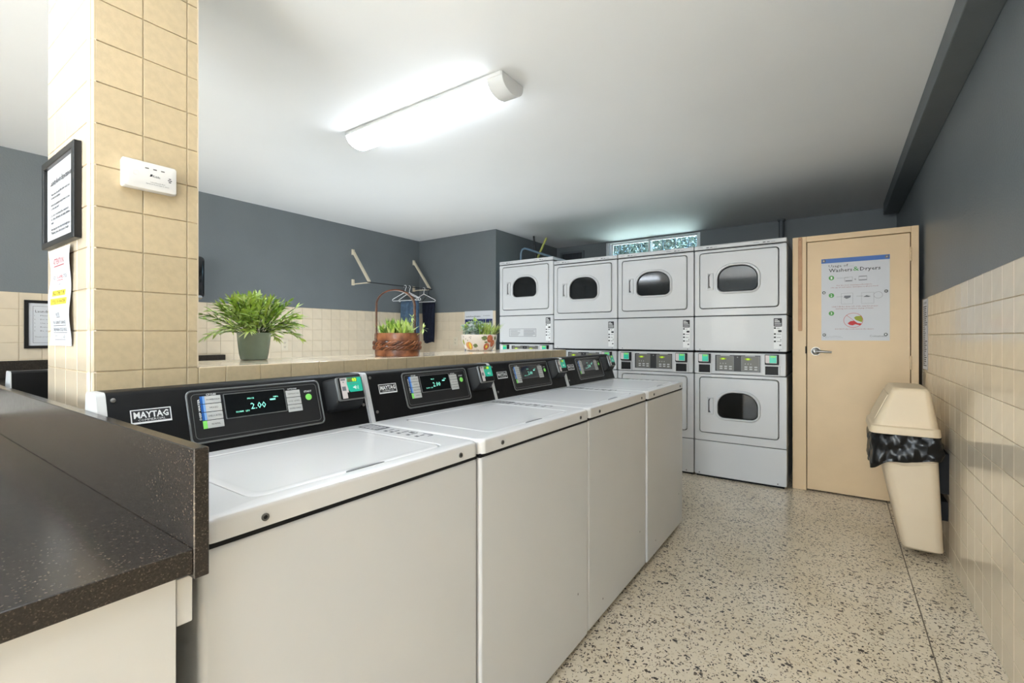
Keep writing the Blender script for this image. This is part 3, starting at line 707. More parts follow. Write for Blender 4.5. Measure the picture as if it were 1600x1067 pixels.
    for u0 in (.034, .530):
        b = MB(F); b.loft([[(u, v, 0) for u, v in rr(u0, u0 + .098, .958, 1.038, .004, 2)], [(u, v, .03) for u, v in rr(u0 + .004, u0 + .096, .964, 1.037, .004, 2)]]); rd = b.build('card_reader', 'readerblack', t)
        b = MB(F); b.prism([(u0 + .008, .978), (u0 + .014, .972), (u0 + .086, .972), (u0 + .086, 1.032), (u0 + .008, 1.034)], .03, .033); b.build('reader_label', 'pink', rd)
        b = MB(F); b.box(u0 + .036, u0 + .084, .975, 1.031, .033, .0336); b.build('reader_screen', 'teal', rd)
        b = MB(F); b.box(u0 + .042, u0 + .078, 1.016, 1.029, .0336, .034); b.build('digit_window', 'green', rd)
        b = MB(F); b.ring(rr(u0 - .004, u0 + .104, .870, .952, .003, 2), rr(u0 + .004, u0 + .094, .880, .946, .002, 2), -.001, .010, .001); cbx = b.build('coin_tray', 'enamel', t)
        b = MB(F); b.box(u0 + .004, u0 + .094, .880, .946, -.001, .002); b.build('tray_recess', 'readerblack', cbx)
    # instruction label
    b = MB(F); b.box(.592, .648, 1.085, 1.322, 0, .0006); lb = b.build('instruction_label', 'white_print', t)
    b = MB(F); b.prism(rr(.592, .648, 1.258, 1.322, .004, 2), .0006, .0010); b.build('label_header', 'ink', lb)
    b = MB(F)
    for k, (v, wd) in enumerate(((1.309, .022), (1.300, .034), (1.291, .038), (1.279, .046), (1.267, .046))): b.box(.597, .597 + wd, v, v + .0045, .001, .0013)
    b.build('header_print', 'white_print', lb)
    b = MB(F)
    for k, v in enumerate((1.240, 1.194, 1.168, 1.136)):
        b.box(.593, .607, v, v + .012, .0006, .001); b.box(.613, .613 + (.018, .03, .026, .03)[k], v + .003, v + .006, .0006, .001)
    b.box(.622, .646, 1.214, 1.230, .0006, .001); b.box(.630, .643, 1.108, 1.118, .0006, .001); b.box(.638, .642, 1.148, 1.16, .0006, .001)
    b.build('label_print', 'ink', lb)
    for u, v in ((.045, 1.050), (.63, 1.050)):
        b = MB(F); b.prism([(u + math.cos(a) * .004, v + .022 + math.sin(a) * .004) for a in [k / 8 * 2 * PI for k in range(8)]], 0, .002); b.build('screw', 'steel', t)
    for u in (.04, .62):
        b = MB(F); b.prism([(u + math.cos(a) * .005, .034 + math.sin(a) * .005) for a in [k / 8 * 2 * PI for k in range(8)]], 0, .002); b.build('screw', 'steel', t)
    return t
M['pull'] = mat('painted_pull_shade', (74, 75, 77), .6)  # dark flat shape; shade inside the door pull put into its colour
d4 = make_dryer()
dl = ['stacked white dryers nearest the beige door, the lowest door glass in view', 'second dryer stack from the beige door, partly behind the end of the washer row',
      'third dryer stack from the beige door, under the left half of the window', 'leftmost dryer stack, standing slightly higher with a warning sticker, beside the tiled corner']
d4['label'] = dl[0]
for k in range(1, 4):
    c_ = copy_tree(d4); c_.location = d4.location + Vector((-DW * k, 0, .054 if k == 3 else 0)); c_['label'] = dl[k]
d1 = c_
x1 = DX0 - 3 * DW
def F1(u, v, w2): return (x1 + u, DYF - w2, v + .054)
b = MB(F1); b.ring(rr(.135, .475, 1.125, 1.21, .003, 1), rr(.1385, .4715, 1.1285, 1.2065, .003, 1), 0, .0008)
for k in range(6):
    b.box(.15, .15 + random.uniform(.09, .13), 1.136 + k * .0115, 1.1395 + k * .0115, 0, .0006); b.box(.32, .32 + random.uniform(.1, .145), 1.136 + k * .0115, 1.1405 + k * .0115, 0, .0006)
o = b.build('warning_sticker', 'greyink', None)
o.parent = d1; o.matrix_parent_inverse = Matrix.Identity(4); o.location = Vector(o.location) - Vector(d1.location)
b = MB(); b.box(x1 + .02, x1 + .66, DYF + .03, DYF + .66, 0, .054); pb = b.build('riser', 'seam', None); pb.parent = d1; pb.location = Vector(pb.location) - Vector(d1.location)

# ------------------------------------------------------------------ counters
ct = thing('folding_counter', 'brown speckled stone counter with upstand and white cabinet, in the near left corner', 'counter', (-1.7, -.2, 0))
b = MB(); b.box(-2.7, -.757, -.75, .2915, .8404, .8757, bev=.0012, seg=1); b.build('worktop', 'stone', ct)
b = MB(); b.box(-2.7, -.755, .2915, .3115, .832, 1.019, bev=.0012, seg=1); b.build('upstand', 'stone', ct)
b = MB(); b.box(-2.68, -.7725, -.73, .276, .0, .8402, bev=.001, seg=1); b.build('cabinet_panel', 'cabinet', ct)
b = MB(); b.box(-1.2, -.775, .277, .2975, .764, .8315, bev=.001, seg=1); b.build('filler_block', 'cabinet', ct)
lc = thing('wall_counter', 'dark stone counter with low upstand against the far left wall', 'counter', (-4.35, -.2, 0))
b = MB(); b.box(XL + .006, -4.615, -1.2, 2.04, .895, 1.014, bev=.0012, seg=1); b.build('upstand', 'stone', lc)
b = MB(); b.box(XL + .006, -4.05, -1.2, 2.04, .86, .8945, bev=.0012, seg=1); b.build('worktop', 'stone', lc)
b = MB(); b.box(XL + .01, -4.07, -1.18, 2.02, 0, .8598, bev=.001, seg=1); b.build('cabinet_panel', 'cabinet', lc)

# ------------------------------------------------------------------ light fixtures
def fixture(x0, x1_, yc, lens, label):
    t = thing('ceiling_light', label, 'ceiling light', ((x0 + x1_) / 2, yc, ZC - .09), 'long ceiling lights')
    hw, hh = .092, .082
    def prof(x, s=1.0, up=0): return [(x, yc - hw * s, ZC - .004), (x, yc - hw * s, ZC - .022)] + [(x, yc - math.cos(PI * k / 12) * hw * s, ZC - .022 - math.sin(PI * k / 12) * (hh - .022) * s) for k in range(1, 12)] + [(x, yc + hw * s, ZC - .022), (x, yc + hw * s, ZC - .004)]
    b = MB(); b.box(x0 + .005, x1_ - .005, yc - .097, yc + .097, ZC - .022, ZC - .0005, bev=.003, seg=1); b.build('back_plate', 'fixture', t)
    b = MB(); b.loft([prof(x0 + .012, .985), prof(x1_ - .095, .985)]); b.build('diffuser', lens, t, smooth=True)
    for a, c_ in ((x0, x0 + .012), (x1_ - .095, x1_)):
        b = MB(); b.loft([prof(a, .97), prof(a + .003, 1.01), prof(c_ - .003, 1.01), prof(c_, 1.0)]); b.build('end_cap', 'fixture', t, smooth=True)
    return t
fixture(-2.56, -1.33, 1.93, 'lens', 'long white ceiling light, lit, above the middle of the washer row')
fixture(-1.05, .18, .15, 'lens_added', 'added white ceiling light, unseen above the camera')
fixture(-4.2, -2.97, -1.6, 'lens_added', 'added white ceiling light over the far left, out of view')

# ------------------------------------------------------------------ notices, poster, alarm
def paper_lines(b, u0, u1, v0, v1, n, w_, h=.0025, jit=.3):
    for k in range(n):
        v = v1 - (v1 - v0) * k / max(1, n - 1); b.rect(u0, u1 - (u1 - u0) * random.uniform(0, jit), v, v + h, w_)
def PF(y): return lambda u, v, w_: (u, y - w_, v)
# pillar notice frame
t = thing('framed_notice', 'landscape black framed notice hung high on the tiled pillar', 'picture frame', (-1.868, YP0 - .012, 1.448))
f = PF(YP0)
x0, x1_, z0, z1 = -2.040, -1.697, 1.450, 1.716
b = MB(f); b.ring(rr(x0, x1_, z0, z1, .001, 1), rr(x0 + .02, x1_ - .024, z0 + .018, z1 - .021, .001, 1), .001, .018, .002); b.build('frame', 'blackframe', t)
b = MB(f); b.box(x0 + .019, x1_ - .023, z0 + .017, z1 - .02, .002, .008); b.build('sheet', 'paper', t)
b = MB(f); b.text('Laundry Room Expectations', -1.866, 1.638, .015, .0100, .22, 'c', bold=.03)
b.build('heading_print', 'ink', t)
b = MB(f)
for v, s_t, wd in ((1.607, 'Please clean the lint filter after every load', .20), (1.596, 'and wipe the machines', .1), (1.575, 'Remove your laundry promptly when it is done', .2), (1.564, 'so others may use it', .09), (1.543, 'Do not overload the washers', .19), (1.532, 'or the dryers at any time', .2), (1.521, 'ever', .03), (1.501, 'Please keep this room clean for all neighbours', .20), (1.490, 'Thank you for your help', .19)):
    b.text(s_t, -1.97, v, .0075, .0100, wd, bold=.03)
b.build('body_print', 'ink', t)
# attention sheet, slightly wavy paper
t = thing('attention_sheet', 'tall white paper notice headed ATTENTION taped under the framed notice on the pillar', 'paper notice', (-1.888, YP0 - .005, 1.153))
def FW(u, v, w_):
    q = (v - 1.153) / .29
    return (u + .004 * math.sin(q * 9), YP0 - .004 - .003 * (1 + math.sin(q * 11 + u * 8)) - w_, v)
b = MB(FW); nn = 16
b.loft([[(-2.000, 1.153 + .288 * k / nn, 0), (-1.777, 1.153 + .288 * k / nn, 0), (-1.777, 1.153 + .288 * k / nn, .0006), (-2.000, 1.153 + .288 * k / nn, .0006)] for k in range(nn + 1)]); b.build('sheet', 'paper', t, smooth=True)
b = MB(FW); b.rect(-1.955, -1.826, 1.301, 1.318, .0012); b.rect(-1.968, -1.808, 1.275, 1.294, .0012); b.build('highlighter_mark', 'yellow', t)
b = MB(FW); b.text('ATTENTION !', -1.885, 1.395, .0165, .0016, .13, 'c'); b.rect(-1.95, -1.83, 1.389, 1.391, .0016); b.text('NORMAL', -1.888, 1.352, .0105, .0016, .062, 'c'); b.rect(-1.92, -1.857, 1.347, 1.3485, .0016); b.build('red_print', 'red', t)
b = MB(FW)
b.text('ECO', -1.948, 1.352, .0105, .0016, .026, 'c'); b.text('CYCLE', -1.832, 1.352, .0105, .0016, .036, 'c'); b.text('AND', -1.888, 1.333, .006, .0016, .02, 'c')
b.text('FILLS THE TUB', -1.890, 1.3045, .0105, .0020, .11, 'c'); b.text('1/2 FULL OF WATER', -1.888, 1.279, .0105, .0020, .145, 'c')
b.text('NOTE:', -1.892, 1.241, .0095, .0016, .04, 'c'); b.text('YOU CANNOT CHANGE', -1.888, 1.217, .0098, .0016, .15, 'c'); b.text('THE WASH CYCLE ONCE', -1.888, 1.196, .0098, .0016, .155, 'c'); b.text('YOU HAVE PAID!', -1.888, 1.175, .0098, .0016, .11, 'c')
for v, h_ in ((1.212, .075), (1.191, .077), (1.170, .055), (1.237, .02)): b.rect(-1.888 - h_, -1.888 + h_, v, v + .0012, .0016)
b.build('black_print', 'ink', t)
# notice on the left wall
def FL(u, v, w_): return (XL + .0055 + w_, u, v)
t = thing('framed_notice', 'portrait black framed laundry notice on the far left wall, partly behind the pillar', 'picture frame', (XL + .015, .87, 1.096))
b = MB(FL); b.ring(rr(.744, 1.004, 1.096, 1.436, .001, 1), rr(.766, .982, 1.116, 1.416, .001, 1), .0005, .016, .002); b.build('frame', 'blackframe', t)
b = MB(FL); b.box(.765, .983, 1.115, 1.417, .001, .007); b.build('sheet', 'paper', t)
b = MB(FL); b.text('Laundry Room', .800, 1.350, .018, .0073, .15); b.ring(rr(.788, .965, 1.135, 1.395, .001, 1), rr(.7895, .9635, 1.1365, 1.3935, .001, 1), .007, .0074)
for k, s_t in enumerate(('Please clean up', 'Do not overload', 'Use only as much', 'Remove clothes', 'Be considerate')):
    b.text(s_t, .826, 1.325 - k * .027, .0075, .0073, .12); b.text(str(k + 1), .795, 1.325 - k * .027, .0075, .0073)
b.text('Thank you for your help', .797, 1.175, .006, .0073, .14); b.build('notice_print', 'ink', t)
# carbon monoxide alarm
t = thing('gas_alarm', 'white rectangular alarm mounted on the right face of the tiled pillar', 'alarm', (XK + .015, .514, 1.597))
def FX(u, v, w_): return (XK + w_, u, v)
o_ = rr(.4475, .578, 1.597, 1.678, .006, 3)
b = MB(FX); b.loft([[(u, v, .001) for u, v in offs(o_, .002)], [(u, v, .02) for u, v in o_], [(u, v, .028) for u, v in offs(o_, .003)], [(u, v, .0305) for u, v in offs(o_, .012)]]); b.build('housing', 'whiteplastic', t, smooth=True)
b = MB(FX)
for u in (.498, .517, .536): b.box(u, u + .009, 1.657, 1.6595, .0305, .0309)
for k, wd in ((0, .006), (1, .010), (2, .006)): b.box(.558 - wd / 2, .558 + wd / 2, 1.640 - k * .005, 1.6425 - k * .005, .0305, .0309)
b.text('Kidde', .516, 1.6355, .0065, .0309, .018); b.prism([(.509, 1.636), (.514, 1.637), (.516, 1.6435), (.511, 1.643)], .0304, .0309)
b.text('Carbon Monoxide Alarm', .528, 1.6195, .0030, .0309, .036, 'c'); b.text('Avertisseur de monoxyde de carbone', .528, 1.6140, .0030, .0309, .056, 'c')
b.build('front_print', 'ink', t)
b = MB(FX); b.ring(rr(.470, .484, 1.633, 1.646, .004, 3), rr(.4712, .4828, 1.6342, 1.6448, .003, 3), .0303, .0312); b.build('test_button', 'whiteplastic', t)
# poster on the door
t = thing('usage_poster', 'white poster reading Usage of Washers and Dryers screwed to the beige door', 'poster', (.109, YF - .002, 1.15))
f = PF(YF + .0055); x0, x1_, z0, z1 = -.093, .311, 1.151, 1.763
b = MB(f); b.box(x0, x1_, z0, z1, .0, .0025); b.build('sheet', 'paper', t)
b = MB(f); b.rect(x0, x1_, 1.730, 1.763, .0029); b.build('blue_band', 'blue', t)
b = MB(f); b.text('Usage of', -.047, 1.697, .0195, .0029, .118); b.text('Washers', -.046, 1.661, .0260, .0029, .142, bold=.008); b.text('Dryers', .142, 1.661, .0260, .0029, .118, bold=.008)
b.build('title_print', 'ink', t)
b = MB(f); b.text('&', .100, 1.661, .034, .0029, .036); b.text('...', .074, 1.697, .0195, .0029, .030)
for v in (1.618, 1.487, 1.353): b.prism([(-.030 + math.cos(a) * .017, v + math.sin(a) * .017) for a in [k / 18 * 2 * PI for k in range(18)]], .0024, .0029)
b.build('green_print', 'pgreen', t)
b = MB(f)
for k, v in enumerate((1.618, 1.487, 1.353)): b.text(str(k + 1), -.030, v - .009, .018, .0033, .010, 'c', bold=.02)
b.build('numeral_print', 'white_print', t)
b = MB(f)
b.text('For the best cleaning performance,', .108, 1.556, .0078, .0029, .21, 'c'); b.text('1/4 cup of cold water detergent is all you need.', .108, 1.541, .0078, .0029, .28, 'c')
b.text('ONLY fill the drum 2/3 of the way for proper', .108, 1.398, .0078, .0029, .275, 'c'); b.text('washing and complete drying of items.', .108, 1.383, .0078, .0029, .225, 'c')
b.text('DO NOT dry comforters in the dryers.', .108, 1.232, .0078, .0029, .23, 'c')
b.build('maroon_print', 'maroon', t)
b = MB(f)
def outl(x0_, x1__, v0, v1, tt=.0014): b.ring(rr(x0_, x1__, v0, v1, .001, 1), rr(x0_ + tt, x1__ - tt, v0 + tt, v1 - tt, .0006, 1), .0024, .0029)
b.rect(.002, .075, 1.613, 1.6145, .0029); outl(.050, .098, 1.586, 1.618); b.box(.055, .095, 1.588, 1.594, .0024, .003); outl(.134, .182, 1.590, 1.620); b.rect(.134, .182, 1.616, 1.621, .0030); b.rect(.134, .182, 1.589, 1.595, .003); b.text('&', .114, 1.594, .012, .0029, .012, 'c')
outl(.030, .100, 1.420, 1.500, .0010); outl(.150, .222, 1.420, 1.500, .0010)
b.prism([(.045, 1.470), (.062, 1.458), (.085, 1.468), (.088, 1.482), (.050, 1.482)], .0024, .003); b.prism([(.160, 1.468), (.180, 1.480), (.205, 1.470), (.190, 1.466)], .0024, .003)
b.rect(.000, .040, 1.474, 1.4755, .0029); b.rect(.120, .160, 1.474, 1.4755, .0029)
b.ring([(.246 + math.cos(a) * .026, 1.478 + math.sin(a) * .024) for a in [k / 16 * 2 * PI for k in range(16)]], [(.246 + math.cos(a) * .0245, 1.478 + math.sin(a) * .0225) for a in [k / 16 * 2 * PI for k in range(16)]], .0024, .0029)
b.text('Coinamatic', .295, 1.177, .0145, .0029, .098, 'r'); b.text('Customer Care and Maintenance', -.082, 1.180, .0050, .0029, .11); b.text('1-800-561-1972', -.082, 1.170, .0040, .0029, .12)
b.build('diagram_print', 'greyink', t)
b = MB(f); n_ = 28; cxx, czz = .102, 1.299
b.ring([(cxx + math.cos(a) * .058, czz + math.sin(a) * .054) for a in [k / n_ * 2 * PI for k in range(n_)]], [(cxx + math.cos(a) * .0555, czz + math.sin(a) * .0515) for a in [k / n_ * 2 * PI for k in range(n_)]], .0026, .0033)
b.add([(.061, 1.339, .0033), (.0595, 1.3375, .0033), (.143, 1.261, .0033), (.1445, 1.2625, .0033)], [(0, 1, 2, 3)])
b.prism([(.068, 1.277), (.085, 1.293), (.105, 1.296), (.128, 1.278), (.148, 1.276), (.150, 1.268), (.14, 1.262), (.115, 1.270), (.098, 1.262), (.080, 1.266)], .0024, .0029)
b.build('red_print', 'red', t)
b = MB(f); b.prism([(.106, 1.318), (.118, 1.328), (.150, 1.332), (.158, 1.310), (.154, 1.285), (.140, 1.290), (.118, 1.300)], .0024, .0028); b.build('olive_print', 'olive', t)
for gx, gz in ((x0 + .016, 1.748), (x1_ - .016, 1.748), (x0 + .016, 1.510), (x1_ - .020, 1.503), (x0 + .018, 1.192), (x1_ - .022, 1.195)):
    b = MB(f); b.prism([(gx + math.cos(a) * .0115, gz + math.sin(a) * .0115) for a in [k / 14 * 2 * PI for k in range(14)]], .0024, .005, .0015); g_ = b.build('grommet', 'steel', t, smooth=True)
    b = MB(f); b.prism([(gx + math.cos(a) * .005, gz + math.sin(a) * .005) for a in [k / 10 * 2 * PI for k in range(10)]], .005, .006, .001); b.build('screw', 'chrome', g_)
# wooden strip on the frame
b = MB(PF(YF)); b.prism(rr(-.243, -.2165, 1.223, 1.944, .008, 3), .0005, .008, .002); o = tag(b.build('wooden_strip', 'wood'), 'narrow tan wooden strip hanging on the left side of the door frame', 'wood strip')
b = MB(PF(YF)); b.prism([(-.23 + math.cos(a) * .003, 1.925 + math.sin(a) * .003) for a in [k / 8 * 2 * PI for k in range(8)]], .008, .0095)
q = b.build('nail', 'seam', o)
# long list sheet on the right wall
t = thing('list_sheet', 'narrow looking white printed list taped to the right wall beside the door', 'paper notice', (XW - .008, 4.21, .955))
def FR(u, v, w_): return (XW - .0058 - w_, -u, v)
b = MB(FR); b.box(-4.22, -4.03, .962, 1.428, .001, .0018); b.build('sheet', 'paper', t)
b = MB(FR); b.text('LAUNDRY', -4.19, 1.395, .016, .0022, .12); paper_lines(b, -4.205, -4.045, .985, 1.375, 30, .0022, .006, .6); b.build('list_print', 'ink', t)
# poster on the far wall behind the bowl
t = thing('info_poster', 'white notice with a dark blue band on the far tiled wall behind the painted planter', 'poster', (-3.62, Y1 - .008, 1.0))
f = PF(Y1 - .0055)
b = MB(f); b.box(-3.845, -3.402, .98, 1.496, .0, .003); b.build('sheet', 'paper', t)
b = MB(f); b.ring(rr(-3.84, -3.408, .985, 1.395, .001, 1), rr(-3.828, -3.422, 1.0, 1.345, .001, 1), .003, .0034); b.build('blue_border', 'navy', t)
b = MB(f); b.text('Laundry Room Information', -3.825, 1.422, .017, .0034, .23, bold=.02); b.text('Coinamatic', -3.44, 1.430, .013, .0034, .11, 'r'); b.build('heading_print', 'ink', t)
# electrical outlets
for nm, fn, uc, vc, lab in (('left', FL, 2.623, 1.096, 'ivory outlet on the left tiled wall, seen right of the potted fern'), ('far', PF(Y1 - .0055), -4.0, 1.12, 'ivory outlet on the far tiled wall, left of the painted planter')):
    t = thing('wall_outlet', lab, 'outlet', fn(uc, vc - .057, .005)[0:3])
    b = MB(fn); b.prism(rr(uc - .036, uc + .036, vc - .058, vc + .058, .004, 2), 0.0004, .006, .002); b.build('cover_plate', 'ivory', t, smooth=True)
    for dz in (-.022, .022):
        b = MB(fn); b.prism([(uc + math.cos(a) * .0165, vc + dz + math.sin(a) * .0145) for a in [k / 14 * 2 * PI for k in range(14)]], .006, .0075); s_ = b.build('socket', 'ivory', t)
        b = MB(fn); b.box(uc - .0085, uc - .0055, vc + dz - .004, vc + dz + .007, .0075, .0078); b.box(uc + .0055, uc + .0085, vc + dz - .004, vc + dz + .007, .0075, .0078); b.prism([(uc + math.cos(a) * .003, vc + dz - .008 + math.sin(a) * .003) for a in [k / 8 * 2 * PI for k in range(8)]], .0075, .0078); b.build('slots', 'seam', s_)
# towel dispenser
t = thing('towel_dispenser', 'glossy black dispenser on the left wall, just right of the pillar', 'dispenser', (XL + .12, 1.64, 1.475))
def FD(u, v, w_): return (XL + w_, u, v)
b = MB(FD); o_ = rr(1.52, 1.812, 1.50, 1.872, .03, 4); b.loft([[(u, v, .0) for u, v in o_], [(u, v, .16) for u, v in o_], [(u, v, .205) for u, v in offs(o_, .012)], [(u, v, .22) for u, v in offs(o_, .035)]]); b.build('cover', 'blackplastic', t, smooth=True)
b = MB(FD); b.box(1.56, 1.77, 1.486, 1.502, .03, .15); b.build('paper_slot', 'seam', t)

# ------------------------------------------------------------------ drying rack brackets, rod and hangers
RX, RZ = -4.352, 1.795
for k, yb in enumerate((3.452, 4.414)):
    t = thing('wall_bracket', ('cream angled metal bracket on the left wall, the one farther from the corner', 'cream angled metal bracket on the left wall next to the corner')[k], 'bracket', (XL + .02, yb, 1.78), 'hanging rod brackets')
    b = MB(); b.box(XL, XL + .016, yb - .018, yb + .018, 2.135, 2.20, bev=.002, seg=1); b.box(XL, XL + .016, yb - .018, yb + .018, 1.78, 1.85, bev=.002, seg=1); b.build('wall_plate', 'bracket', t)
    def bar(p, q, h, name, wd=.012):
        b = MB(); p = Vector(p); q = Vector(q); d = (q - p).normalized(); n_ = Vector((-d.z, 0, d.x)) * h / 2
        b.loft([[tuple(c_ + n_ * s1 + Vector((0, wd * s2, 0))) for s1, s2 in ((-1, -1), (1, -1), (1, 1), (-1, 1))] for c_ in (p, q)]); return b.build(name, 'bracket', t)
    bar((XL + .012, yb, 2.175), (RX - .005, yb, RZ + .006), .026, 'diagonal_arm')
    bar((XL + .012, yb, 1.793), (RX - .004, yb, RZ - .002), .010, 'lower_arm')
b = MB(); b.tube([(RX, 3.42, RZ), (RX, 4.45, RZ)], .006, 8); tag(b.build('hanging_rod', 'rod', smooth=True), 'thin dark rod spanning the two cream wall brackets', 'rod')
def hanger(y, ang, label, col='plastic', sc_=1.0, drop=0):
    t = thing('clothes_hanger', label, 'hanger', (RX, y, RZ), 'hangers on the rod')
    ca, sa = math.cos(ang), math.sin(ang)
    def G(u, v): return (RX + u * ca, y + u * sa, RZ + v)
    b = MB()
    hook = [G(math.cos(a) * .018 , .000 - .004 + math.sin(a) * .018 - .004 + .004) for a in [math.radians(q) for q in range(200, -40, -20)]] + [G(.006, -.028), G(0, -.045), G(0, -.07)]
    b.tube(hook, .0035, 6)
    W_ = .20 * sc_
    sh = [G(0, -.07), G(-.09 * sc_, -.105), G(-W_, -.150), G(-W_ - .006, -.162), G(-W_ + .005, -.172), G(0, -.172), G(W_ - .005, -.172), G(W_ + .006, -.162), G(W_, -.150), G(.09 * sc_, -.105), G(0, -.07)]
    b.tube(sh, .0048, 6); b.build('hanger_body', col, t, smooth=True); return t
hanger(3.985, .12, 'white plastic hanger on the rod, nearest the camera of the pair holding the jeans')
hanger(4.055, -.05, 'white plastic hanger holding the faded blue jeans')
hanger(4.30, .1, 'white plastic hanger nearest the corner, beside the navy garment', sc_=.9)
def cloth(y, ang, u0, u1, z0, z1, m_, name, label, cat, folds, amp, x_=RX, taper=0.0):
    t = thing(name, label, cat, (x_, y, z0)); nu, nv = 28, 14; ca, sa = math.cos(ang), math.sin(ang)
    for side in (0, 1):
        P = []
        for j in range(nv + 1):
            q = j / nv
            for i in range(nu + 1):
                p = i / nu; u = u0 + (u1 - u0) * p; u = (u0 + u1) / 2 + (u - (u0 + u1) / 2) * (1 - taper * q)
                ww = (.012 + amp * q * math.sin(p * folds + side) + .004 * math.sin(p * 23 + q * 5)) * (1 if side else -1)
                P.append((x_ + u * ca - ww * sa, y + u * sa + ww * ca, z1 + (z0 - z1) * q - (.01 * math.sin(p * 6) * q) - side * 0.03 * q))
        b = MB(); b.add(P, [(j * (nu + 1) + i, j * (nu + 1) + i + 1, (j + 1) * (nu + 1) + i + 1, (j + 1) * (nu + 1) + i) for j in range(nv) for i in range(nu)])
        ob = b.build('leg' if name == 'jeans' else 'panel', m_, t, smooth=True)
        md = ob.modifiers.new('thick', 'SOLIDIFY'); md.thickness = .003
    return t
cloth(4.055, -.05, -.155, .165, 1.02, RZ - .170, 'denim', 'jeans', 'faded blue jeans folded over a white hanger behind the basket', 'jeans', 14, .010)
M['darkhang'] = mat('black_hanger_plastic', (24, 24, 26), .4)
hanger(4.385, .25, 'black hanger carrying the navy garment next to the corner bracket', col='darkhang', sc_=.45)
cloth(4.385, .25, -.085, .095, 1.13, RZ - .178, 'navycloth', 'navy_garment', 'dark navy garment hanging by the corner, right of the jeans', 'garment', 9, .012, taper=.15)

# ------------------------------------------------------------------ trash can on the right wall
YC0, YC1 = 3.27, 3.66
t = thing('trash_can', 'beige plastic swing top bin hung on the tiled wall beside the door', 'trash can', (.36, 3.46, .035))
def loopat(x0_, x1__, y0_, y1_, z0_, z1_, r, n=4):
    """rounded rectangle in plan; left end height z0_, right end height z1_"""
    return [(u, v, z0_ + (z1_ - z0_) * ((u - x0_) / (x1__ - x0_))) for u, v in rr(x0_, x1__, y0_, y1_, r, n)]
b = MB()
b.loft([loopat(.300, .459, 3.285, 3.59, .043, .043, .03), loopat(.290, .462, 3.275, 3.60, .055, .050, .035), loopat(.262, .455, 3.272, 3.62, .21, .21, .04), loopat(.196, .441, 3.268, 3.655, .54, .54, .04), loopat(.188, .440, 3.268, 3.66, .58, .58, .04), loopat(.172, .447, 3.258, 3.672, .585, .585, .045), loopat(.168, .447, 3.256, 3.672, .635, .635, .045), loopat(.18, .440, 3.27, 3.66, .635, .635, .04), loopat(.20, .430, 3.28, 3.65, .56, .56, .04)], True, False)
b.build('bin_body', 'bin', t, smooth=True)
# moulded relief lines on the near face
b = MB(); b.tube([(.212, 3.2665, .52), (.232, 3.266, .50), (.30, 3.268, .485), (.43, 3.2665, .515)], .0025, 6); b.build('moulded_rib', 'bin', t, smooth=True)
# liner: wrinkled ring
nn = 64; prof = [(.004, .652), (.006, .636), (.012, .618), (.016, .600), (.009, .582), (.014, .560), (.017, .540), (.011, .524), (.013, .510), (.002, .514)]
b0_ = rr(.170, .447, 3.258, 3.674, .045, 8)
def resample(pts, n):
    P = [Vector(p) for p in pts] + [Vector(pts[0])]; Ls_ = [0]
    for a, c_ in zip(P, P[1:]): Ls_.append(Ls_[-1] + (c_ - a).length)
    out = []
    for k in range(n):
        d = Ls_[-1] * k / n; i = max(j for j in range(len(Ls_) - 1) if Ls_[j] <= d + 1e-9)
        q = (d - Ls_[i]) / max(1e-9, Ls_[i + 1] - Ls_[i]); v = P[i].lerp(P[i + 1], min(1, q)); out.append((v.x, v.y))
    return out
base = resample(b0_, 110)
rnd = random.Random(3); ph = [rnd.uniform(0, 6) for _ in range(12)]
L = []
for j, (o1, z) in enumerate(prof):
    lp = []
    ob_ = offs(base, -o1)
    for i, (u, v) in enumerate(ob_):
        a = i / len(base) * 2 * PI
        wv = .0045 * math.sin(a * 9 + ph[0] + j * .9) + .004 * math.sin(a * 19 + ph[1] - j * 1.1) + .003 * math.sin(a * 33 + ph[2] + j * 1.4) + .002 * math.sin(a * 47 - j * 2.1)
        cxx, cyy = .31, 3.46; d = Vector((u - cxx, v - cyy)).normalized()
        low = -.045 * math.exp(-((u - .16) / .05) ** 2) * min(1, max(0, j - 2) / 4)
        low += (.5 - min(1, (u - .16) / .29)) * -.03 * min(1, max(0, j - 2) / 4)
        lp.append((u + d.x * wv, v + d.y * wv, z + low + (.006 * math.sin(a * 7 + ph[3] + j) if 0 < j else 0)))
    L.append(lp)
b = MB(); b.loft(L, False, False); ob = b.build('bin_liner', 'bag', t, smooth=True); md = ob.modifiers.new('s', 'SUBSURF'); md.levels = 1; md.render_levels = 1
# lid: flared skirt, sloping sides, domed top
b = MB()
b.loft([loopat(.158, .446, 3.243, 3.690, .652, .652, .035), loopat(.150, .450, 3.238, 3.695, .655, .655, .04), loopat(.156, .447, 3.246, 3.688, .690, .690, .04), loopat(.166, .441, 3.256, 3.68, .697, .697, .04), loopat(.246, .412, 3.286, 3.655, .885, .885, .03), loopat(.256, .403, 3.296, 3.64, .900, .900, .03), loopat(.275, .385, 3.33, 3.60, .906, .906, .02)], False, True)
b.build('swing_lid_housing', 'binlid', t, smooth=True)
b = MB(lambda u, v, w_: (lambda q: (.166 + (.246 - .166) * q - w_ * .92, u, .697 + .188 * q + w_ * .39))((v))); b.prism(rr(3.31, 3.62, .12, .88, .02, 3), -.002, .004, .002); b.build('swing_flap', 'binlid', t, smooth=True)
for u0, u1, v in ((3.35, 3.352, .0),): pass
b = MB(); b.box(.447, XW - .0065, 3.33, 3.60, .35, .56); b.box(.455, XW - .0065, 3.36, 3.57, .20, .30)
b.build('wall_mount', 'seam', t)
b = MB(); b.box(.47, XW - .0062, 3.26, 3.70, .66, .88, bev=.002, seg=1); b.build('lid_mount', 'seam', t) if False else None
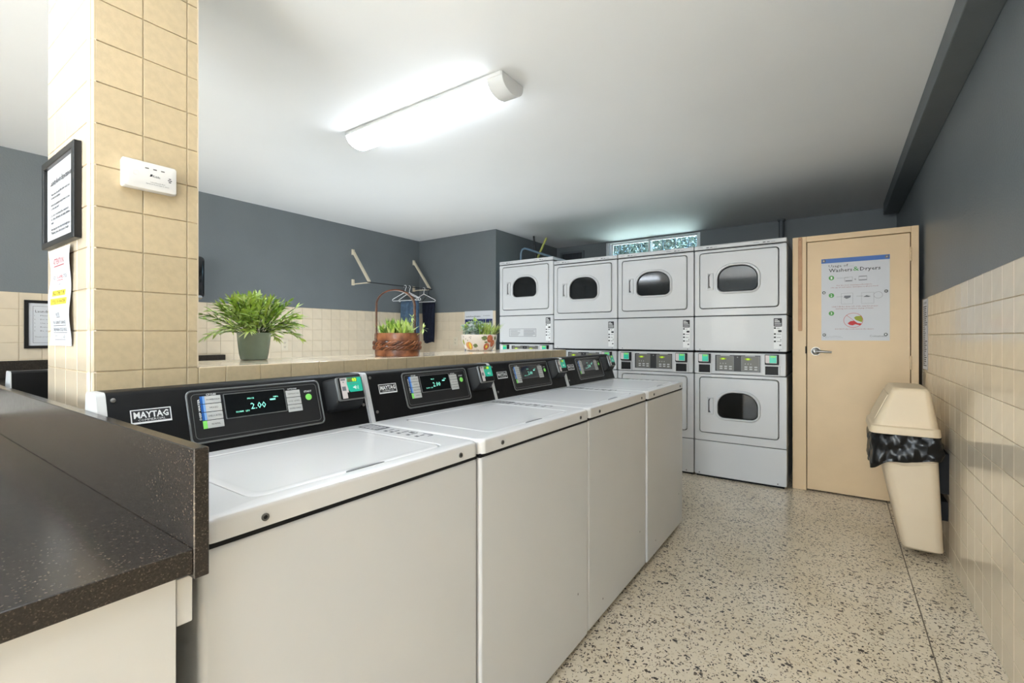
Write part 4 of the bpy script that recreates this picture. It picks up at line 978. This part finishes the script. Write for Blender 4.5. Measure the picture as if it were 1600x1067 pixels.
# ------------------------------------------------------------------ plants on the knee wall
def leaf(mb, p, d, L_, W_, droop=.25, nrm=None, seg=3):
    p = Vector(p); d = Vector(d).normalized(); s = d.cross(Vector((0, 0, 1)))
    if s.length < .1: s = Vector((1, 0, 0))
    s.normalize()
    if nrm is not None: s = (s + Vector(nrm)).normalized()
    P = [tuple(p)]; prof = [.75, 1.0, .6][:seg] if seg == 3 else [.8, .9]
    for k in range(seg):
        q = (k + 1) / (seg + 1); c_ = p + d * L_ * q + Vector((0, 0, -droop * L_ * q * q)); w_ = W_ * prof[k] / 2
        P += [tuple(c_ - s * w_), tuple(c_ + s * w_)]
    P.append(tuple(p + d * L_ + Vector((0, 0, -droop * L_))))
    n = len(P) - 1; F_ = [(0, 1, 2)] + [(2 * k + 1, 2 * k + 3, 2 * k + 4, 2 * k + 2) for k in range(seg - 1)] + [(n - 2, n, n - 1)]
    mb.add(P, F_)
# 1. sage pot with a bushy fern
pc = ray(397, 1.945); PX, PY = pc.x, pc.y
t = thing('potted_fern', 'bushy bright green plant in a sage green glazed pot on the tiled ledge', 'potted plant', (PX, PY, ZK))
b = MB(); b.lathe([(.045, ZK + .0005), (.050, ZK + .003), (.0525, ZK + .016), (.0535, ZK + .018), (.0535, ZK + .022), (.0545, ZK + .024), (.0600, ZK + .07), (.0630, ZK + .108), (.0625, ZK + .112), (.0595, ZK + .112), (.057, ZK + .095)], PX, PY, 32, cap1=False); b.build('pot', 'pot', t, smooth=True)
b = MB(); b.lathe([(.056, ZK + .09), (.056, ZK + .097), (.02, ZK + .102)], PX, PY, 20); b.build('soil', 'soil', t)
R_ = random.Random(11)
camr = Vector((CA, SA, 0))
for k in range(96):
    az = R_.uniform(0, 2 * PI); el = R_.choice((R_.uniform(.05, .5), R_.uniform(.4, 1.0), R_.uniform(.8, 1.5)))
    Ls = R_.uniform(.13, .185) * (1.0 if el < .8 else .92)
    hd = Vector((math.cos(az), math.sin(az), 0)); b = MB(); pts = []; nseg = 7
    p = Vector((PX, PY, ZK + .1)) + hd * R_.uniform(.0, .035); e = el + .3
    droop = R_.uniform(.1, 1.0) * (1.2 if el < .5 else .45)
    for i in range(nseg + 1):
        pts.append(p.copy()); p = p + (hd * math.cos(e) + Vector((0, 0, math.sin(e)))) * Ls / nseg; e -= droop / nseg
    b.mi = 1; b.tube(pts, [.0011] * (nseg + 1), 4); b.mi = 0
    for i in range(2, nseg + 1):
        tdir = (pts[i] - pts[i - 1]).normalized(); sd = tdir.cross(Vector((0, 0, 1))).normalized()
        for sgn in (-1, 1):
            for rep in range(1 if i < 4 else 2):
                dd = tdir + sd * sgn * R_.uniform(.3, 1.25) + Vector((R_.uniform(-.3, .3), R_.uniform(-.3, .3), R_.uniform(-.35, .4)))
                leaf(b, pts[i] - tdir * .006 * rep, dd, R_.uniform(.03, .05), R_.uniform(.0075, .012), R_.uniform(.0, .35), Vector((R_.uniform(-.6, .6), R_.uniform(-.6, .6), R_.uniform(-.6, .6))))
    leaf(b, pts[-1], pts[-1] - pts[-2], .045, .010, .2)
    b.build('frond', [('leaf1', 'leaf3', 'leaf2', 'leaf1')[k % 4], 'stem'], t)
# 2. wicker basket
bc = ray(620.5, 2.30); BX, BY = bc.x, bc.y; BR = YAW - .12
t = thing('wicker_basket', 'brown wicker basket with tall hoop handle holding a leafy plant on the tiled ledge', 'basket', (BX, BY, ZK))
SXB, SYB = .110, .078
def oval(r, z, nn=40): return [(BX + (math.cos(a) * SXB * r) * math.cos(BR) - math.sin(a) * SYB * r * math.sin(BR), BY + math.cos(a) * SXB * r * math.sin(BR) + math.sin(a) * SYB * r * math.cos(BR), z) for a in [k / nn * 2 * PI for k in range(nn)]]
b = MB(); b.loft([oval(.94, ZK + .0005), oval(.96, ZK + .03), oval(.97, ZK + .088), oval(.92, ZK + .088)], True, False); b.build('basket_wall', 'wickerdark', t, smooth=True)
for z0, z1, r0, r1 in ((.001, .030, .98, .995), (.076, .094, 1.0, 1.01), (.094, .113, 1.01, 1.0)):
    b = MB(); b.loft([oval(r0 - .05, ZK + z0), oval(r0, ZK + z0), oval((r0 + r1) / 2 + .012, ZK + (z0 + z1) / 2), oval(r1, ZK + z1), oval(r1 - .05, ZK + z1), oval(r0 - .05, ZK + z0)], False, False); b.build('flat_band', 'wicker', t, smooth=True)
for zc_, nm in ((.064, 0), (.042, 1)):
    for s_ in range(3):
        pts = []
        for k in range(96):
            a = k / 96 * 2 * PI; q = 11 * a + s_ * 2 * PI / 3; r = 1.03 + math.cos(q) * .035; zz = ZK + zc_ + math.sin(q) * .0075
            pts.append((BX + math.cos(a) * SXB * r * math.cos(BR) - math.sin(a) * SYB * r * math.sin(BR), BY + math.cos(a) * SXB * r * math.sin(BR) + math.sin(a) * SYB * r * math.cos(BR), zz))
        b = MB(); b.tube(pts, .0048, 6, closed=True); b.build('braid_strand', 'wickerdark' if s_ % 2 else 'wicker', t, smooth=True)
# handle: flat hoop from the left end over to the back right
hp = []
hA = Vector((BX, BY, 0)) + Vector((math.cos(BR), math.sin(BR), 0)) * (-.088) + Vector((-math.sin(BR), math.cos(BR), 0)) * (-.045)
hB = Vector((BX, BY, 0)) + Vector((math.cos(BR), math.sin(BR), 0)) * (.070) + Vector((-math.sin(BR), math.cos(BR), 0)) * (.055)
for k in range(33):
    q = k / 32
    if q < .22: pp = hA; z = ZK + .05 + q / .22 * .20
    elif q > .78: pp = hB; z = ZK + .05 + (1 - q) / .22 * .20
    else:
        a = PI * (1 - (q - .22) / .56); pp = (hA + hB) / 2 + (hB - hA) / 2 * math.cos(a); z = ZK + .25 + math.sin(a) * .075
    hp.append((pp.x, pp.y, z))
b = MB(); dn = (hB - hA).normalized(); sdv = Vector((-dn.y, dn.x, 0))
L = []
for i, p in enumerate(hp):
    p = Vector(p); tt = Vector(hp[min(i + 1, 32)]) - Vector(hp[max(i - 1, 0)]); tt.normalize(); nrm = sdv.cross(tt).normalized()
    L.append([tuple(p + sdv * a_ * .015 + nrm * c_ * .003) for a_, c_ in ((-1, -1), (1, -1), (1, 1), (-1, 1))])
b.loft(L); b.build('handle', 'wickerdark', t, smooth=True)
b = MB(); b.loft([oval(.93, ZK + .08), oval(.93, ZK + .09)]); b.build('soil', 'soil', t)
for k in range(60):
    a = R_.uniform(0, 2 * PI); r = R_.uniform(0, .8) ** .7 * .85
    x = BX + math.cos(a) * SXB * r * math.cos(BR) - math.sin(a) * SYB * r * math.sin(BR); y = BY + math.cos(a) * SXB * r * math.sin(BR) + math.sin(a) * SYB * r * math.cos(BR)
    b = MB()
    for q in range(4):
        dd = Vector((R_.uniform(-.7, .7), R_.uniform(-.7, .7), R_.uniform(.8, 1.5)))
        leaf(b, (x, y, ZK + .088), dd, R_.uniform(.075, .125), R_.uniform(.011, .016), R_.uniform(.0, .3), Vector((R_.uniform(-.5, .5), R_.uniform(-.5, .5), 0)))
    b.build('leaf_tuft', ('leaf3', 'leaf2', 'leaf1', 'leaf3', 'leaf2')[k % 5], t)
for cpx, cpy, dep_, sz in ((661, 513, 2.22, .026), (644, 496, 2.24, .022)):
    c0 = ray(cpx, dep_, cpy); b = MB(); b.tube([(BX + CA * .08, BY + SA * .08, ZK + .09), tuple(c0 + Vector((0, 0, -.01))), tuple(c0)], .0012, 5); 
    for q in range(9):
        a = q / 9 * 2 * PI; leaf(b, c0, camr * math.cos(a) + Vector((0, 0, math.sin(a))) + Vector((R_.uniform(-.4, .4), R_.uniform(-.6, .1), 0)), sz * R_.uniform(.8, 1.25), sz * .42, .1)
    b.build('leaf_sprig', 'leaf3', t)
# 3. painted ceramic planter
oc = ray(748.5, 3.13); OX, OY = oc.x, oc.y; OR = YAW
t = thing('painted_planter', 'cream ceramic planter painted with fruit and leaves, holding silvery foliage and grass', 'planter', (OX, OY, ZK))
def orad(z):
    q = (z - ZK) / .107; return .083 + .037 * (1 - (1 - min(1, q)) ** 2.2)
def opt(a, z, off=0.0): r = orad(z) + off; x = math.cos(a) * r; y = math.sin(a) * r * .68; return (OX + x * math.cos(OR) - y * math.sin(OR), OY + x * math.sin(OR) + y * math.cos(OR), z)
nn = 48; zs_ = [ZK + .0005, ZK + .004] + [ZK + .107 * k / 8 for k in range(1, 9)]
b = MB(); b.loft([[opt(k / nn * 2 * PI, z, -.006 if i == 0 else 0) for k in range(nn)] for i, z in enumerate(zs_)] + [[opt(k / nn * 2 * PI, ZK + .109, -.004) for k in range(nn)], [opt(k / nn * 2 * PI, ZK + .095, -.009) for k in range(nn)]], True, False); b.build('bowl', 'ceramic', t, smooth=True)
b = MB(); b.loft([[opt(k / nn * 2 * PI, ZK + .09, -.006) for k in range(nn)], [opt(k / nn * 2 * PI, ZK + .098, -.012) for k in range(nn)]]); b.build('soil', 'soil', t)
def decal(u, v, ru, rv, m_, name, pts=None, off=.0012):
    # u: pixel-like offset across the front (-1..1), v: height fraction
    b = MB(); n_ = 14; ring_ = []
    for k in range(n_):
        a = k / n_ * 2 * PI; f_ = 1 if pts is None else pts[k % len(pts)]
        uu = max(-.985, min(.985, u + math.cos(a) * ru * f_)); vv = v + math.sin(a) * rv * f_
        ring_.append(opt(-math.acos(uu), ZK + .107 * vv, off))
    b.add([opt(-math.acos(u), ZK + .107 * v, off + .0006)] + ring_, [(0, 1 + k, 1 + (k + 1) % n_) for k in range(n_)]); b.build(name, m_, t)
LP = (1, .75, 1, .8, 1, .7, 1)
for a in ((-.55, .33, .20, .25, 'orange', 'painted_fruit'), (.50, .28, .17, .22, 'rust', 'painted_fruit'), (.63, .76, .15, .24, 'rust', 'painted_fruit'), (.80, .47, .11, .22, 'rust', 'painted_fruit')): decal(*a)
for a in ((-.17, .34, .15, .14), (.34, .80, .17, .16), (.44, .55, .10, .06), (.90, .8, .05, .14)): decal(*a, 'leafglaze', 'painted_leaf', LP)
for a in ((-.86, .55, .05, .2),): decal(*a, 'olive', 'painted_leaf', LP)
for a in ((-.5, .33, .06, .2), (.5, .27, .06, .08)): decal(*a, 'yellow', 'painted_highlight', None, .002)
for u, v in ((-.82, .88), (-.7, .75), (-.6, .66), (-.48, .86), (-.4, .88), (-.42, .78), (.0, .06), (-.1, .08), (.4, .07), (-.7, .06)): decal(u, v, .02, .03, 'ink', 'painted_dot')
b0 = Vector((OX, OY, ZK + .1))
for k in range(56):
    u = R_.uniform(-.108, .035); dv = R_.uniform(-.04, .04); h_ = R_.uniform(.0, .105) * (1 - .5 * abs(u + .03) / .1)
    c0 = b0 + camr * u + Vector((-SA, CA, 0)) * dv + Vector((0, 0, h_)); b = MB()
    b.tube([tuple(b0 + camr * u * .8 + Vector((0, 0, -.01))), tuple(c0)], .001, 4)
    for q in range(10):
        dd = Vector((R_.uniform(-1, 1), R_.uniform(-1, 1), R_.uniform(-.3, 1))); leaf(b, c0 + dd * .006, dd, R_.uniform(.018, .028), R_.uniform(.011, .017), .1, seg=2)
    b.build('leaf_cluster', 'leaf4' if k % 4 else 'leaf1', t)
for k in range(48):
    u = R_.uniform(.005, .09); b = MB()
    for q in range(3):
        dd = Vector((R_.uniform(-.5, .5), R_.uniform(-.5, .5), 1)) + camr * (u * 7 + R_.uniform(-.35, .35)); leaf(b, b0 + camr * u + Vector((-SA, CA, 0)) * R_.uniform(-.04, .04) + Vector((0, 0, -.01)), dd, R_.uniform(.09, .15), .007, R_.uniform(0, .3))
    b.build('grass_blade', ('leaf5', 'leaf3', 'leaf2')[k % 3], t)

# ------------------------------------------------------------------ pipes, cables and vent over the dryers
b = MB(); b.tube([(-.497, 5.94, .4), (-.497, 5.94, ZC)], .027, 14); o = tag(b.build('vertical_pipe', 'pipe', smooth=True), 'grey painted pipe rising to the ceiling behind the nearest dryer stack', 'pipe')
b = MB(); b.tube([(-.497, 5.94, ZC - .02), (-.497, 5.94, ZC - .001)], .04, 14); b.build('pipe_collar', 'pipe', o, smooth=True)
yp = [(3.05, 0), (0, 0)]
def wpt(px, py, y): # point on the vertical plane y
    t_ = (px - CXP) / FPX; d = y / (SA * t_ + CA); return ray(px, d, py)
def poly(name, m_, r, y, pts, label, cat):
    P = [tuple(wpt(px, py, y)) for px, py in pts]
    P = [(P[0][0], P[0][1], 0.0)] + P          # the run goes on down behind the dryers
    b = MB(); b.tube(P, r, 8); return tag(b.build(name, m_, smooth=True), label, cat)
poly('gas_line', 'yellowpipe', .014, 5.2, [(836, 412), (843, 396), (850, 380), (854, 371.5)], 'yellow green gas line slanting to the ceiling above the leftmost dryer', 'pipe')
poly('black_cable', 'rod', .012, 5.12, [(839, 412), (837, 395), (835, 380), (834, 369)], 'black cable dropping from the ceiling behind the leftmost dryer', 'cable')
poly('flexible_hose', 'bluehose', .013, 4.93, [(813.5, 410), (814, 396), (816, 390), (820, 388), (826, 389.5), (840, 394.5), (858, 400), (870, 406)], 'grey blue hose bending over the top of the leftmost dryer', 'hose')
t = thing('wall_vent', 'grey louvred vent on the back wall left of the window', 'vent', (-3.1, YB - .02, 2.16))
f = PF(YB)
b = MB(f); b.ring(rr(-3.30, -2.92, 2.16, 2.395, .002, 1), rr(-3.27, -2.95, 2.18, 2.37, .002, 1), 0, .02); b.build('vent_frame', 'pipe', t)
b = MB(f); b.box(-3.27, -2.95, 2.18, 2.37, .0, .003); b.build('vent_back', 'seam', t)
for k in range(14):
    b = MB(f); x = -3.262 + k * .0225; b.box(x, x + .008, 2.18, 2.37, .003, .016); b.build('louvre', 'pipe', t)

# ------------------------------------------------------------------ outside the window
M['pale_ground'] = mat('pale_bounce_ground', (206, 204, 198), .9, var=.2, vscale=8)  # unseen ground, made pale to bounce sunlight up through the window
sbox('ground_outside', 'pale_ground', -30, 14, YB + .25, 40, 1.6, 1.7)
bpy.data.objects['ground_outside']['kind'] = 'structure'
R2 = random.Random(5)
def tree(x, y, h, rad, label):
    t = thing('leafy_tree', label, 'tree', (x, y, 1.7), 'trees outside the window')
    b = MB(); b.tube([(x, y, 1.7), (x + .1, y, 1.7 + h * .35), (x - .05, y + .1, 1.7 + h * .7)], [.12, .09, .05], 8)
    for k in range(5): a = R2.uniform(0, 6.28); b.tube([(x, y, 1.7 + h * (.25 + .1 * k)), (x + math.cos(a) * rad * .6, y + math.sin(a) * rad * .6, 1.7 + h * (.45 + .1 * k))], [.05, .02], 5)
    b.build('trunk', 'bark', t, smooth=True)
    b = MB()
    for k in range(5200):
        q = Vector((R2.gauss(0, 1), R2.gauss(0, 1), R2.gauss(0, 1))).normalized() * (R2.random() ** .4) * rad
        c0 = Vector((x, y, 1.7 + h * .6)) + Vector((q.x, q.y, q.z * .95))
        a = Vector((R2.uniform(-1, 1), R2.uniform(-1, 1), R2.uniform(-1, 1))).normalized(); s = a.cross(Vector((R2.uniform(-1, 1), R2.uniform(-1, 1), .3))).normalized()
        L_ = R2.uniform(.09, .16); b.add([tuple(c0), tuple(c0 + a * L_ * .5 + s * L_ * .25), tuple(c0 + a * L_), tuple(c0 + a * L_ * .5 - s * L_ * .25)], [(0, 1, 2, 3)])
    o = b.build('foliage', 'treeleaf', t); o['kind'] = 'stuff'
tree(-4.9, 11.5, 3.4, 1.5, 'dark leafy tree outside, seen through the left window pane')
tree(-4.3, 15.4, 4.4, 1.8, 'taller dark tree standing behind the one nearest the window')
tree(-8.4, 14.0, 4.0, 1.7, 'broad tree outside at the left edge of the window')
for o in bpy.data.objects:
    if '_o' in o: del o['_o']
